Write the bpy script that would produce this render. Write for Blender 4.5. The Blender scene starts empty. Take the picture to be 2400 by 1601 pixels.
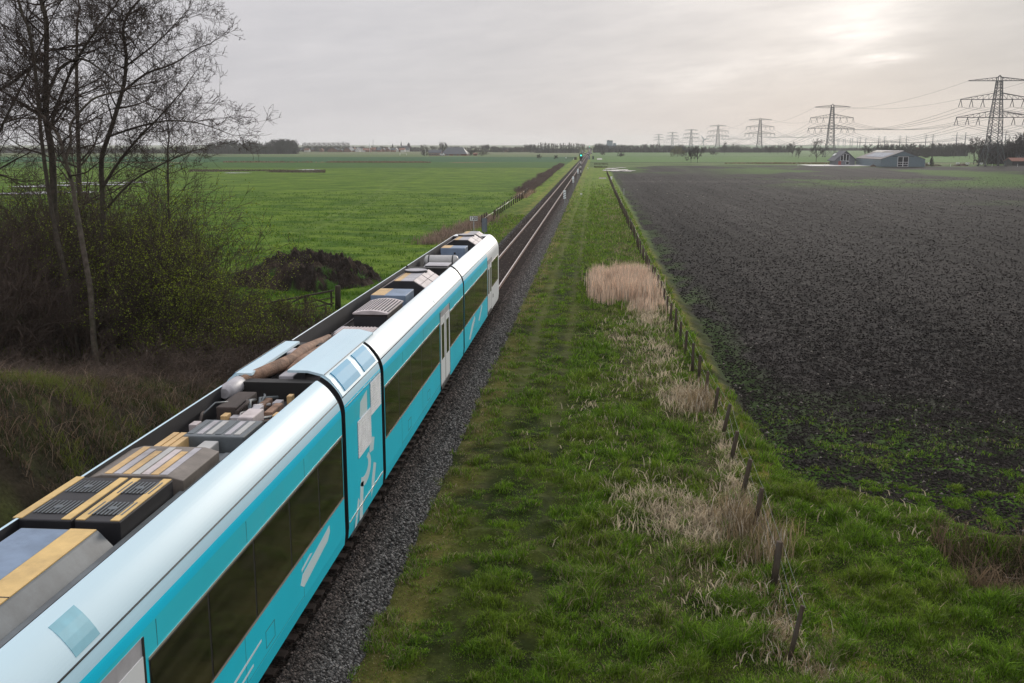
import bpy, math, random
import numpy as np
from math import radians as R, sin, cos, pi

# ---------------------------------------------------------------- camera, sky, sun, exposure
sc = bpy.context.scene
COL = sc.collection
cam_d = bpy.data.cameras.new('camera'); cam = bpy.data.objects.new('camera', cam_d); COL.objects.link(cam)
cam_d.lens = 35; cam_d.sensor_width = 36; cam_d.clip_start = 0.1; cam_d.clip_end = 20000
cam.location = (0, 0, 9.2); cam.rotation_euler = (R(90 - 11.2367), 0, R(4.6867))
sc.camera = cam
sc.view_settings.view_transform = 'Standard'; sc.view_settings.look = 'None'
sc.view_settings.exposure = 0.0; sc.view_settings.gamma = 1.0
sc.cycles.use_denoising = True
sc.cycles.volume_bounces = 1
sc.cycles.max_bounces = 6; sc.cycles.transparent_max_bounces = 12
sc.cycles.use_adaptive_sampling = True

SUN_AZ, SUN_EL = 15.5, 12.0
world = bpy.data.worlds.new('World'); sc.world = world; world.use_nodes = True

class NT:
    def __init__(s, tree): s.t = tree; s.n = tree.nodes; s.l = tree.links
    def new(s, typ, **kw):
        n = s.n.new(typ)
        for k, v in kw.items(): setattr(n, k, v)
        return n
    def set(s, sock, v):
        if hasattr(v, 'links') or isinstance(v, bpy.types.NodeSocket): s.l.new(v, sock)
        else: sock.default_value = v
    def math(s, op, a, b=None, c=None, clamp=False):
        n = s.new('ShaderNodeMath', operation=op, use_clamp=clamp); s.set(n.inputs[0], a)
        if b is not None: s.set(n.inputs[1], b)
        if c is not None: s.set(n.inputs[2], c)
        return n.outputs[0]
    def mix(s, f, a, b, blend='MIX'):
        n = s.new('ShaderNodeMix', data_type='RGBA', blend_type=blend)
        s.set(n.inputs[0], f); s.set(n.inputs[6], a); s.set(n.inputs[7], b); return n.outputs[2]
    def ramp(s, f, stops):
        n = s.new('ShaderNodeValToRGB'); s.set(n.inputs[0], f); e = n.color_ramp.elements
        while len(e) < len(stops): e.new(0.5)
        for q, (p, c) in zip(e, stops): q.position = p; q.color = (c[0], c[1], c[2], 1)
        return n.outputs[0]
    def mapr(s, f, a, b, c=0., d=1., smooth=False):
        n = s.new('ShaderNodeMapRange'); n.interpolation_type = 'SMOOTHSTEP' if smooth else 'LINEAR'
        s.set(n.inputs[0], f)
        for i, v in enumerate((a, b, c, d)): n.inputs[i + 1].default_value = v
        return n.outputs[0]
    def noise(s, vec, scale, detail=4, rough=.55, w=None):
        n = s.new('ShaderNodeTexNoise'); s.l.new(vec, n.inputs['Vector'])
        n.inputs['Scale'].default_value = scale; n.inputs['Detail'].default_value = detail; n.inputs['Roughness'].default_value = rough
        return n.outputs[0]

def build_sky():
    w = NT(world.node_tree); w.n.clear()
    tc = w.new('ShaderNodeTexCoord'); sep = w.new('ShaderNodeSeparateXYZ'); w.l.new(tc.outputs['Generated'], sep.inputs[0])
    x, y, z = sep.outputs
    az = w.math('MULTIPLY', w.math('ARCTAN2', x, y), 180 / pi)
    el = w.math('MULTIPLY', w.math('ARCSINE', z), 180 / pi)
    cmb = w.new('ShaderNodeCombineXYZ')
    # cloud sheet coordinates: streaks drawn out sideways, slightly rising to the right
    w.l.new(w.math('MULTIPLY', az, .055), cmb.inputs[0])
    w.l.new(w.math('MULTIPLY', w.math('SUBTRACT', el, w.math('MULTIPLY', az, .09)), .26), cmb.inputs[1])
    n1 = w.noise(cmb.outputs[0], 1.5, 6, .55)
    n2 = w.noise(cmb.outputs[0], 5.0, 7, .6)
    base = w.ramp(w.mapr(az, -40, 40, 0, 1), [(0.0, (.60, .59, .635)), (.35, (.65, .64, .665)), (.62, (.66, .635, .63)), (.78, (.56, .555, .56)), (1, (.49, .49, .51))])
    def gauss(ac, ec, sa, se, tilt=0.):
        da = w.math('SUBTRACT', az, ac)
        de = w.math('SUBTRACT', w.math('SUBTRACT', el, ec), w.math('MULTIPLY', da, tilt))
        q = w.math('ADD', w.math('POWER', w.math('ABSOLUTE', w.math('DIVIDE', da, sa)), 2), w.math('POWER', w.math('ABSOLUTE', w.math('DIVIDE', de, se)), 2))
        return w.math('EXPONENT', w.math('MULTIPLY', q, -1))
    cl = w.mapr(n1, .32, .68, .55, 1.25)
    g1 = w.math('MULTIPLY', gauss(11.5, 7.6, 9, 3.1, .10), cl)
    g2 = w.math('MULTIPLY', gauss(7.5, 3.9, 6.0, .9, .12), w.mapr(n2, .35, .65, .35, 1.2))
    g3 = w.math('MULTIPLY', gauss(15.2, 4.35, 1.3, .30, .10), w.mapr(n2, .35, .6, .3, 1.2))
    g4 = w.math('MULTIPLY', gauss(14.0, 5.9, 2.6, 1.2, .15), w.mapr(n2, .35, .62, .7, 1.15))
    g5 = w.math('MULTIPLY', gauss(-5, 8.6, 14, 1.8, .0), .6)
    warm = w.new('ShaderNodeCombineColor'); 
    tot = w.math('ADD', w.math('ADD', w.math('MULTIPLY', g1, .20), w.math('MULTIPLY', g2, .12)), w.math('ADD', w.math('MULTIPLY', g3, .42), w.math('ADD', w.math('MULTIPLY', g4, .34), w.math('MULTIPLY', g5, .07))))
    w.l.new(tot, warm.inputs[0]); w.l.new(w.math('MULTIPLY', tot, .965), warm.inputs[1]); w.l.new(w.math('MULTIPLY', tot, .90), warm.inputs[2])
    c = w.mix(1.0, base, warm.outputs[0], 'ADD')
    c = w.mix(1.0, c, w.ramp(w.mapr(n2, .3, .7), [(0, (.955, .955, .96)), (1, (1.045, 1.04, 1.035))]), 'MULTIPLY')
    c = w.mix(1.0, c, w.ramp(w.mapr(n1, .3, .7), [(0, (.95, .95, .955)), (1, (1.05, 1.045, 1.04))]), 'MULTIPLY')
    # overhead the cloud sheet is thinner and brighter than near the horizon
    hi = w.ramp(w.mapr(el, 9, 60, 0, 1, True), [(0, (1, 1, 1)), (.3, (1.0, 1.0, 1.0)), (1, (1., 1., 1.))])
    gain = w.mapr(el, 9, 50, 1.0, 2.15, True)
    vm = w.new('ShaderNodeVectorMath', operation='SCALE'); w.l.new(c, vm.inputs[0]); w.l.new(gain, vm.inputs['Scale'])
    sky = w.new('ShaderNodeTexSky', sky_type='NISHITA'); sky.sun_disc = False
    sky.sun_elevation = R(SUN_EL); sky.sun_rotation = R(SUN_AZ); sky.air_density = 1.0; sky.dust_density = 1.0
    b1 = w.new('ShaderNodeBackground'); w.l.new(vm.outputs[0], b1.inputs[0]); b1.inputs[1].default_value = 1.0
    b2 = w.new('ShaderNodeBackground'); w.l.new(sky.outputs[0], b2.inputs[0]); b2.inputs[1].default_value = 0.05
    mx = w.new('ShaderNodeMixShader'); mx.inputs[0].default_value = .05
    w.l.new(b1.outputs[0], mx.inputs[1]); w.l.new(b2.outputs[0], mx.inputs[2])
    o = w.new('ShaderNodeOutputWorld'); w.l.new(mx.outputs[0], o.inputs[0])
build_sky()
sun_d = bpy.data.lights.new('sun', 'SUN'); sun_d.energy = 1.5; sun_d.angle = R(12); sun_d.color = (1, .93, .84)
sun = bpy.data.objects.new('sun', sun_d); COL.objects.link(sun)
sun.rotation_euler = (R(90 - SUN_EL), 0, R(180 - SUN_AZ))

# ---------------------------------------------------------------- helpers
def tag(o, label=None, cat=None, group=None, kind=None):
    if label: o['label'] = label
    if cat: o['category'] = cat
    if group: o['group'] = group
    if kind: o['kind'] = kind
    return o
def empty(name, loc=(0, 0, 0), label=None, cat=None, group=None, rz=0):
    o = bpy.data.objects.new(name, None); COL.objects.link(o); o.location = loc; o.rotation_euler = (0, 0, rz)
    o.empty_display_size = .3
    return tag(o, label, cat, group)
def link(name, me, mats, parent=None):
    if not isinstance(mats, (list, tuple)): mats = [mats]
    for m in mats: me.materials.append(m)
    o = bpy.data.objects.new(name, me); COL.objects.link(o)
    if parent: o.parent = parent
    return o
def npmesh(name, V, faces, mats, parent=None, col=None, smooth=False, colname='tint'):
    """faces: list of (M,k) int arrays"""
    me = bpy.data.meshes.new(name)
    V = np.asarray(V, dtype=np.float32)
    me.vertices.add(len(V)); me.vertices.foreach_set('co', V.ravel())
    fl = [np.asarray(f, dtype=np.int32) for f in faces if len(f)]
    loops = np.concatenate([f.ravel() for f in fl])
    tot = np.concatenate([np.full(len(f), f.shape[1], np.int32) for f in fl])
    st = np.concatenate([[0], np.cumsum(tot)[:-1]]).astype(np.int32)
    me.loops.add(len(loops)); me.loops.foreach_set('vertex_index', loops)
    me.polygons.add(len(tot)); me.polygons.foreach_set('loop_start', st)
    me.update(calc_edges=True)
    if smooth: me.shade_smooth()
    if col is not None:
        a = me.color_attributes.new(colname, 'FLOAT_COLOR', 'POINT')
        c = np.ones((len(V), 4), np.float32); c[:, :3] = col; a.data.foreach_set('color', c.ravel())
    return link(name, me, mats, parent)

class MB:
    def __init__(s): s.V = []; s.F = []; s.M = []; s.S = []
    def add(s, V, F, m=0, sm=False):
        b = len(s.V); s.V += [tuple(v) for v in V]
        for f in F: s.F.append([b + i for i in f]); s.M.append(m); s.S.append(sm)
    def box(s, x0, x1, y0, y1, z0, z1, m=0):
        v = [(x, y, z) for z in (z0, z1) for y in (y0, y1) for x in (x0, x1)]
        s.add(v, [(0, 2, 3, 1), (4, 5, 7, 6), (0, 1, 5, 4), (2, 6, 7, 3), (0, 4, 6, 2), (1, 3, 7, 5)], m)
    def frustum(s, x0, x1, y0, y1, z0, X0, X1, Y0, Y1, z1, m=0):
        v = [(x0, y0, z0), (x1, y0, z0), (x0, y1, z0), (x1, y1, z0), (X0, Y0, z1), (X1, Y0, z1), (X0, Y1, z1), (X1, Y1, z1)]
        s.add(v, [(0, 2, 3, 1), (4, 5, 7, 6), (0, 1, 5, 4), (2, 6, 7, 3), (0, 4, 6, 2), (1, 3, 7, 5)], m)
    def beam(s, p, q, w, m=0):
        p = np.array(p, float); q = np.array(q, float); d = q - p; L = np.linalg.norm(d)
        if L < 1e-6: return
        d /= L; u = np.cross(d, (0, 0, 1) if abs(d[2]) < .9 else (1, 0, 0)); u /= np.linalg.norm(u); v = np.cross(d, u)
        c = [p + (a * u + b * v) * w / 2 for a, b in ((-1, -1), (1, -1), (1, 1), (-1, 1))] + [q + (a * u + b * v) * w / 2 for a, b in ((-1, -1), (1, -1), (1, 1), (-1, 1))]
        s.add(c, [(3, 2, 1, 0), (4, 5, 6, 7), (0, 1, 5, 4), (1, 2, 6, 5), (2, 3, 7, 6), (3, 0, 4, 7)], m)
    def tube(s, pts, rad, n=8, m=0, caps=True):
        pts = [np.array(p, float) for p in pts]
        if not isinstance(rad, (list, tuple)): rad = [rad] * len(pts)
        b = len(s.V); prev = None
        for i, p in enumerate(pts):
            d = pts[min(i + 1, len(pts) - 1)] - pts[max(i - 1, 0)]; d /= np.linalg.norm(d) + 1e-9
            u = np.cross(d, (0, 0, 1) if prev is None and abs(d[2]) < .9 else ((1, 0, 0) if prev is None else prev)) if prev is None else prev - d * np.dot(prev, d)
            u /= np.linalg.norm(u) + 1e-9; prev = u; v = np.cross(d, u)
            for k in range(n):
                a = 2 * pi * k / n; s.V.append(tuple(p + rad[i] * (cos(a) * u + sin(a) * v)))
        for i in range(len(pts) - 1):
            for k in range(n):
                s.F.append([b + i * n + k, b + i * n + (k + 1) % n, b + (i + 1) * n + (k + 1) % n, b + (i + 1) * n + k]); s.M.append(m); s.S.append(n > 5)
        if caps:
            s.F.append([b + k for k in range(n)][::-1]); s.M.append(m); s.S.append(False)
            e = b + (len(pts) - 1) * n; s.F.append([e + k for k in range(n)]); s.M.append(m); s.S.append(False)
    def prism(s, prof, y0, y1, m=0, axis='y'):
        """closed (a,z) outline swept along y (or x)"""
        n = len(prof)
        mk = (lambda a, z, t: (a, t, z)) if axis == 'y' else (lambda a, z, t: (t, a, z))
        v = [mk(a, z, y0) for a, z in prof] + [mk(a, z, y1) for a, z in prof]
        s.add(v, [tuple(range(n)), tuple(range(2 * n - 1, n - 1, -1))] + [(i, i + n, (i + 1) % n + n, (i + 1) % n) for i in range(n)], m)
    def sheet(s, prof, y0, y1, m=0, t=.012):
        """open profile swept along y as a thin plate pushed outward by t"""
        pr = [np.array(p, float) for p in prof]; out = []
        for i, p in enumerate(pr):
            d = pr[min(i + 1, len(pr) - 1)] - pr[max(i - 1, 0)]; d /= np.linalg.norm(d); out.append(p + t * np.array((d[1], -d[0])))
        s.prism([tuple(p) for p in pr] + [tuple(p) for p in out[::-1]], y0, y1, m)
    def build(s, name, mats, parent=None, bevel=0, fixn=True):
        me = bpy.data.meshes.new(name); me.from_pydata(s.V, [], s.F)
        if not isinstance(mats, (list, tuple)): mats = [mats]
        me.polygons.foreach_set('material_index', s.M); me.polygons.foreach_set('use_smooth', s.S); me.update()
        if fixn:
            import bmesh
            bm = bmesh.new(); bm.from_mesh(me); bmesh.ops.recalc_face_normals(bm, faces=bm.faces); bm.to_mesh(me); bm.free()
        o = link(name, me, mats, parent)
        if bevel:
            b = o.modifiers.new('bevel', 'BEVEL'); b.width = bevel; b.segments = 2; b.limit_method = 'ANGLE'
        return o

def hsh(ix, iy, seed):
    h = (ix.astype(np.int64) * 374761393 + iy.astype(np.int64) * 668265263 + seed * 1442695041) & 0xffffffff
    h = ((h ^ (h >> 13)) * 1274126177) & 0xffffffff
    return ((h ^ (h >> 16)) & 0xffff) / 65535.0
def vn(x, y, seed=0):
    x = np.asarray(x, float); y = np.asarray(y, float)
    ix = np.floor(x); iy = np.floor(y); fx = x - ix; fy = y - iy
    fx = fx * fx * (3 - 2 * fx); fy = fy * fy * (3 - 2 * fy); ix = ix.astype(np.int64); iy = iy.astype(np.int64)
    a = hsh(ix, iy, seed); b = hsh(ix + 1, iy, seed); c = hsh(ix, iy + 1, seed); d = hsh(ix + 1, iy + 1, seed)
    return (a * (1 - fx) + b * fx) * (1 - fy) + (c * (1 - fx) + d * fx) * fy
def fbm(x, y, seed=0, o=3):
    r = 0; a = .5; t = 0
    for i in range(o): r = r + a * vn(x * 2 ** i + i * 17.3, y * 2 ** i - i * 9.1, seed + i); t += a; a *= .55
    return r / t
def sst(x, a, b):
    t = np.clip((x - a) / (b - a), 0, 1); return t * t * (3 - 2 * t)
def wx(px, Y):
    """world x of something seen on bearing px at distance Y"""
    return Y * math.tan(math.atan((px - 1200) * .9808 / 2333.) - R(4.6867))
def zz(py, X, Y):
    return 9.2 + (337 - py) * (Y * .99666 - X * .0817) / 2425.

# ---------------------------------------------------------------- materials
def pm(name, col, rough=.6, metal=0., var=.15, scale=3., bump=0., bscale=30., spec=.5, coat=0., stretch=None, dirt=None, emit=None):
    m = bpy.data.materials.new(name); m.use_nodes = True; t = NT(m.node_tree); b = t.n['Principled BSDF']
    tc = t.new('ShaderNodeTexCoord'); vec = tc.outputs['Object']
    if stretch:
        mp = t.new('ShaderNodeMapping'); mp.inputs['Scale'].default_value = stretch; t.l.new(vec, mp.inputs[0]); vec = mp.outputs[0]
    n = t.noise(vec, scale, 5, .6)
    c = t.mix(1.0, (col[0], col[1], col[2], 1), t.ramp(n, [(.25, (1 - var,) * 3), (.75, (1 + var,) * 3)]), 'MULTIPLY')
    if dirt:
        n3 = t.noise(vec, scale * .35, 6, .7)
        c = t.mix(t.mapr(n3, .5, .75, 0, dirt[3]), c, (dirt[0], dirt[1], dirt[2], 1))
    t.l.new(c, b.inputs['Base Color']); b.inputs['Roughness'].default_value = rough; b.inputs['Metallic'].default_value = metal
    b.inputs['Specular IOR Level'].default_value = spec; b.inputs['Coat Weight'].default_value = coat
    if bump:
        bp = t.new('ShaderNodeBump'); bp.inputs['Strength'].default_value = 1; bp.inputs['Distance'].default_value = bump
        t.l.new(t.noise(vec, bscale, 3, .6), bp.inputs['Height']); t.l.new(bp.outputs[0], b.inputs['Normal'])
    if emit:
        b.inputs['Emission Color'].default_value = (*emit[:3], 1); b.inputs['Emission Strength'].default_value = emit[3]
    return m
def tintmat(name, rough=.8, trans=0., nscale=0, var=.2, bump=0, spec=.2):
    m = bpy.data.materials.new(name); m.use_nodes = True; t = NT(m.node_tree); b = t.n['Principled BSDF']
    at = t.new('ShaderNodeAttribute', attribute_name='tint'); c = at.outputs['Color']
    if nscale:
        g = t.new('ShaderNodeNewGeometry'); n = t.noise(g.outputs['Position'], nscale, 4, .6)
        c = t.mix(1.0, c, t.ramp(n, [(.3, (1 - var,) * 3), (.7, (1 + var,) * 3)]), 'MULTIPLY')
        if bump:
            bp = t.new('ShaderNodeBump'); bp.inputs['Distance'].default_value = bump; t.l.new(n, bp.inputs['Height']); t.l.new(bp.outputs[0], b.inputs['Normal'])
    t.l.new(c, b.inputs['Base Color']); b.inputs['Roughness'].default_value = rough; b.inputs['Specular IOR Level'].default_value = spec
    if trans:
        tr = t.new('ShaderNodeBsdfTranslucent'); t.l.new(c, tr.inputs[0]); mx = t.new('ShaderNodeMixShader'); mx.inputs[0].default_value = trans
        t.l.new(b.outputs[0], mx.inputs[1]); t.l.new(tr.outputs[0], mx.inputs[2]); t.l.new(mx.outputs[0], t.n['Material Output'].inputs[0])
    return m

M_blade = tintmat('grass_blades', .6, .4, spec=.18)
M_stone = tintmat('ballast_stones', .8, 0, spec=.2)
M_bark = pm('bark', (.085, .072, .056), .9, 0, .45, 6, .01, 40, .15, dirt=(.07, .075, .03, .5))
M_barkpale = pm('bark_pale', (.11, .09, .072), .9, 0, .6, 5, .01, 30, .15, dirt=(.07, .085, .035, .7))
M_twig = pm('twigs', (.070, .054, .044), .9, 0, .35, 3, 0, 30, .1)
M_bramble = pm('bramble_stems', (.088, .066, .052), .9, 0, .5, 2, 0, 30, .1)
M_fartree = pm('far_tree_wood', (.05, .042, .036), .95, 0, .3, .3, 0, 30, .05)
M_post = pm('weathered_post', (.085, .064, .047), .9, 0, .4, 9, .01, 60, .2, stretch=(1, 1, .25), dirt=(.12, .125, .11, .6))
M_postdark = pm('old_dark_wood', (.055, .043, .033), .9, 0, .4, 9, .01, 60, .2, stretch=(1, 1, .25), dirt=(.07, .08, .04, .5))
M_wire = pm('galvanised_wire', (.35, .35, .35), .45, .8, .2)
M_steel = pm('pylon_steel', (.055, .058, .062), .6, .2, .25, .5)
M_cable = pm('cable_metal', (.10, .10, .105), .6, .2, .1)
M_white = pm('white_paint', (.78, .79, .78), .5, 0, .06)
M_black = pm('black_paint', (.015, .015, .016), .5, 0, .2)
M_grey = pm('grey_paint', (.26, .29, .31), .5, 0, .1)

# ---------------------------------------------------------------- ground
def soil_amt(x, y):
    e = 5.35 + .45 * (fbm(x * .5, y * .35, 5) - .5) * 2 + np.clip((y - 300) * .012, 0, 8)
    near = 25.6 - (x - 6.5) * .62 + 2.6 * (fbm(x * .55, y * .55, 7) - .5)
    q = y * .99666 - x * .0817
    far = 432 + 22 * (fbm(x * .02, y * .02, 9) - .5) - 75 * np.exp(-((x - 5) / 13) ** 2)
    return sst(x, e - .25, e + .45) * sst(y, near - .5, near + .9) * (1 - sst(q, far, far + 6)) * (1 - sst(x, 620, 640))
def bank(x, y):
    return sst(-x, 9.3, 14.5) * np.clip((37 - y) / 24., 0, 1) ** 1.15 * 6.2
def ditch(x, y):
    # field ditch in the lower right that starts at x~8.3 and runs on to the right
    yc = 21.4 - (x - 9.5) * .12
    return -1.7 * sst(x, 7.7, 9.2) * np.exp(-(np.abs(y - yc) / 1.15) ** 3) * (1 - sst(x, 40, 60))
def g_macro(x, y):
    z = bank(x, y) + ditch(x, y)
    z = z - .10 * sst(x, 4.9, 5.5) * (1 - sst(x, 5.6, 6.6)) * sst(y, 24, 27)
    return z
def ground_z(x, y):
    x = np.asarray(x, float); y = np.asarray(y, float)
    z = g_macro(x, y)
    near = 1 - sst(y, 120, 300)
    s = soil_amt(x, y)
    tuss = .24 * (fbm(x * 1.7, y * 1.7, 21) ** 2) + .05 * (fbm(x * .35, y * .35, 23) - .5) + .05 * (fbm(x * 5, y * 5, 22) - .4)
    clod = .13 * (fbm(x * 2.6, y * 2.6, 31, 4) - .5) + .035 * np.sin(x * 2.1 + y * .15)
    pas = .16 * (fbm(x * .55, y * 1.1, 41) - .5) + .07 * (fbm(x * 2.2, y * 2.2, 43) - .5)
    left = sst(-x, 12, 14)
    zz_ = tuss * (1 - left) + pas * left + .12 * fbm(x * 1.2, y * 1.2, 51) * sst(-x, 8.6, 10) * (1 - sst(y, 38, 44))
    return z + near * (zz_ * (1 - s) + (clod - .02) * s) * (1 - .85 * np.exp(-((x + 6.45) / 2.7) ** 8))

def ground_tint(x, y):
    q = y * .99666 - x * .0817
    n1 = fbm(x * .12, y * .12, 61); n2 = fbm(x * .9, y * .9, 62); n3 = fbm(x * .03, y * .012, 63); n4 = fbm(x * 3, y * 3, 64)
    def lerp(a, b, t): return a * (1 - t[:, None]) + b * t[:, None]
    C = lambda *c: np.tile(np.array(c, float), (len(x), 1))
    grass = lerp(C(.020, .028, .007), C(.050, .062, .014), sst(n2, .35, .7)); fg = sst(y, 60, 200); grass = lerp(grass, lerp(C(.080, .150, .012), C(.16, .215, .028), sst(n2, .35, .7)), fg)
    grass = lerp(grass, C(.075, .068, .032), sst(n4, .62, .85) * .7)
    # mossy yellow edge beside the ballast and the trodden line
    edge = np.exp(-((np.abs(x + 6.5) - 2.9) / .5) ** 2) * sst(n2, .25, .55)
    grass = lerp(grass, C(.20, .165, .05), edge * .5)
    path = (np.exp(-((x + 2.7 + .25 * (n1 - .5)) / .30) ** 2) + .7 * np.exp(-((x + 1.1 + .3 * (n1 - .5)) / .28) ** 2)) * sst(y, 20, 50)
    grass = lerp(grass, C(.15, .165, .045), np.clip(path, 0, 1) * .4)
    moss = np.exp(-((x - 4.75) / .35) ** 2) * sst(fbm(x * 1.3, y * .8, 66), .35, .6)
    grass = lerp(grass, C(.22, .20, .04), moss * .8 * (1 - sst(y, 120, 200)))
    dry = np.clip(1.4 * np.exp(-((x - 2.6) / 1.6) ** 2) * sst(fbm(x * .8, y * .3, 67), .45, .62) * (1 - sst(y, 75, 85)), 0, 1)
    grass = lerp(grass, C(.11, .10, .05), dry * .3)
    # left embankment: brown litter and moss
    lb = sst(-x, 8.6, 9.6) * (1 - sst(y, 44, 52))
    bk = lerp(C(.03, .024, .016), C(.045, .050, .016), sst(n2, .4, .65)); bk = lerp(bk, C(.10, .12, .015), sst(n1, .55, .75) * .6)
    grass = lerp(grass, bk, lb)
    # left pasture and the fields beyond it
    pas = lerp(C(.050, .108, .008), C(.112, .182, .018), sst(fbm(x * .25, y * .5, 68), .3, .7))
    pas = lerp(pas, C(.10, .16, .015), sst(n3, .55, .8) * .6)
    trk = np.exp(-((x + 26 + .12 * (y - 70) + 1.2 * np.sin(y * .03)) / .25) ** 2) + np.exp(-((x + 27.9 + .12 * (y - 70) + 1.2 * np.sin(y * .03)) / .25) ** 2)
    pas = lerp(pas, C(.13, .19, .05), np.clip(trk, 0, 1) * .55 * sst(y, 80, 110))
    qq = q + 6 * (fbm(x * .015, y * .01, 69) - .5)
    f = pas
    dk = np.exp(-((qq - 392) / 3.0) ** 2); f = lerp(f, C(.025, .05, .015), dk * .8)
    f = lerp(f, C(.045, .105, .02), sst(qq, 396, 402))
    f = lerp(f, C(.17, .11, .06), np.exp(-((qq - 507) / 9) ** 2) * sst(fbm(x * .06, y * .02, 70), .42, .56) * sst(-x, 40, 70))
    f = lerp(f, C(.030, .090, .035), sst(qq, 520, 524)); f = lerp(f, C(.10, .14, .055), sst(qq, 715, 722))
    f = lerp(f, C(.03, .06, .02), np.exp(-((qq - 740) / 6) ** 2) * .5)
    f = lerp(f, C(.13, .15, .08), sst(qq, 860, 900))
    left = sst(-x, 12.2, 13.4) * sst(y, 46, 54)
    grass = lerp(grass, f, left)
    # darker shrubby ditch crossing ahead
    far_r = lerp(C(.055, .105, .02), C(.09, .13, .045), sst(n1, .3, .7))
    r = far_r
    r = lerp(r, C(.02, .035, .012), np.exp(-((qq - 505) / 7) ** 2) * .85)
    r = lerp(r, C(.12, .10, .05), np.exp(-((qq - 480) / 7) ** 2) * sst(x, 60, 90) * .8)
    r = lerp(r, C(.075, .15, .035), sst(qq, 512, 520)); r = lerp(r, C(.025, .04, .015), np.exp(-((qq - 750) / 5) ** 2) * .8)
    r = lerp(r, C(.085, .15, .05), sst(qq, 760, 770))
    right = np.maximum(sst(y, 385, 420), sst(x, 4.5, 6) * sst(y, 60, 100))
    right = right * sst(x, -3.4, -2.4) * (1 - sst(-x, 1.8, 3.4) * (1 - sst(y, 900, 1000)))
    grass = lerp(grass, r, right)
    dd = np.clip(-ditch(x, y) / 1.0, 0, 1); grass = lerp(grass, C(.016, .012, .008), dd * .9)  # the hollow's shade put into the ditch colour, darker with depth
    s = soil_amt(x, y)
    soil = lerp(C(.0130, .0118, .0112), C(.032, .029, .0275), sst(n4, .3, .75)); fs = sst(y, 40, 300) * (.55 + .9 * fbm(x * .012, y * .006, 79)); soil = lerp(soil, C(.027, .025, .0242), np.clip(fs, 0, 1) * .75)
    soil = lerp(soil, C(.066, .061, .057), (np.exp(-((q - 247) / 1.1) ** 2) * .8 + .35 * np.exp(-((q - 252) / 6) ** 2)) * sst(fbm(x * .15, y * .5, 75), .3, .5))
    row_ = (fbm(x * 1.1, y * .015, 77) - .5) * 1.1 + (fbm(x * .25, y * .02, 78) - .5) * .8; soil = soil * (1 + row_)[:, None]
    weed = sst(fbm(x * .035, y * .020, 71) + .25 * (fbm(x * .4, y * .2, 72) - .5), .47, .60) * sst(y, 205, 245) * sst(x, 28, 60); weed = np.maximum(weed, sst(fbm(x * .03 + 9, y * .05, 171), .45, .6) * np.exp(-((y - 178) / 14) ** 2) * sst(x, 32, 50))
    w2 = sst(fbm(x * .9, y * .9, 73), .30, .50) * (1 - sst(y - .25 * np.clip(14 - x, 0, 9) + 7 * (fbm(x * .25, y * .25, 131) - .5), 25, 37)) * .9
    w3 = sst(fbm(x * .08, y * .06, 74), .45, .6) * sst(y, 300, 360) * (1 - sst(x, 18, 42)) * .9
    w4 = .45 * (1 - sst(x, 5.6, 7.8)) * sst(fbm(x * .8, y * .3, 76), .42, .6)
    soil = lerp(soil, C(.048, .100, .014), np.clip(np.maximum.reduce([weed * .95, w2, w3, w4]), 0, 1))
    return lerp(grass, soil, s), s

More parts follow.
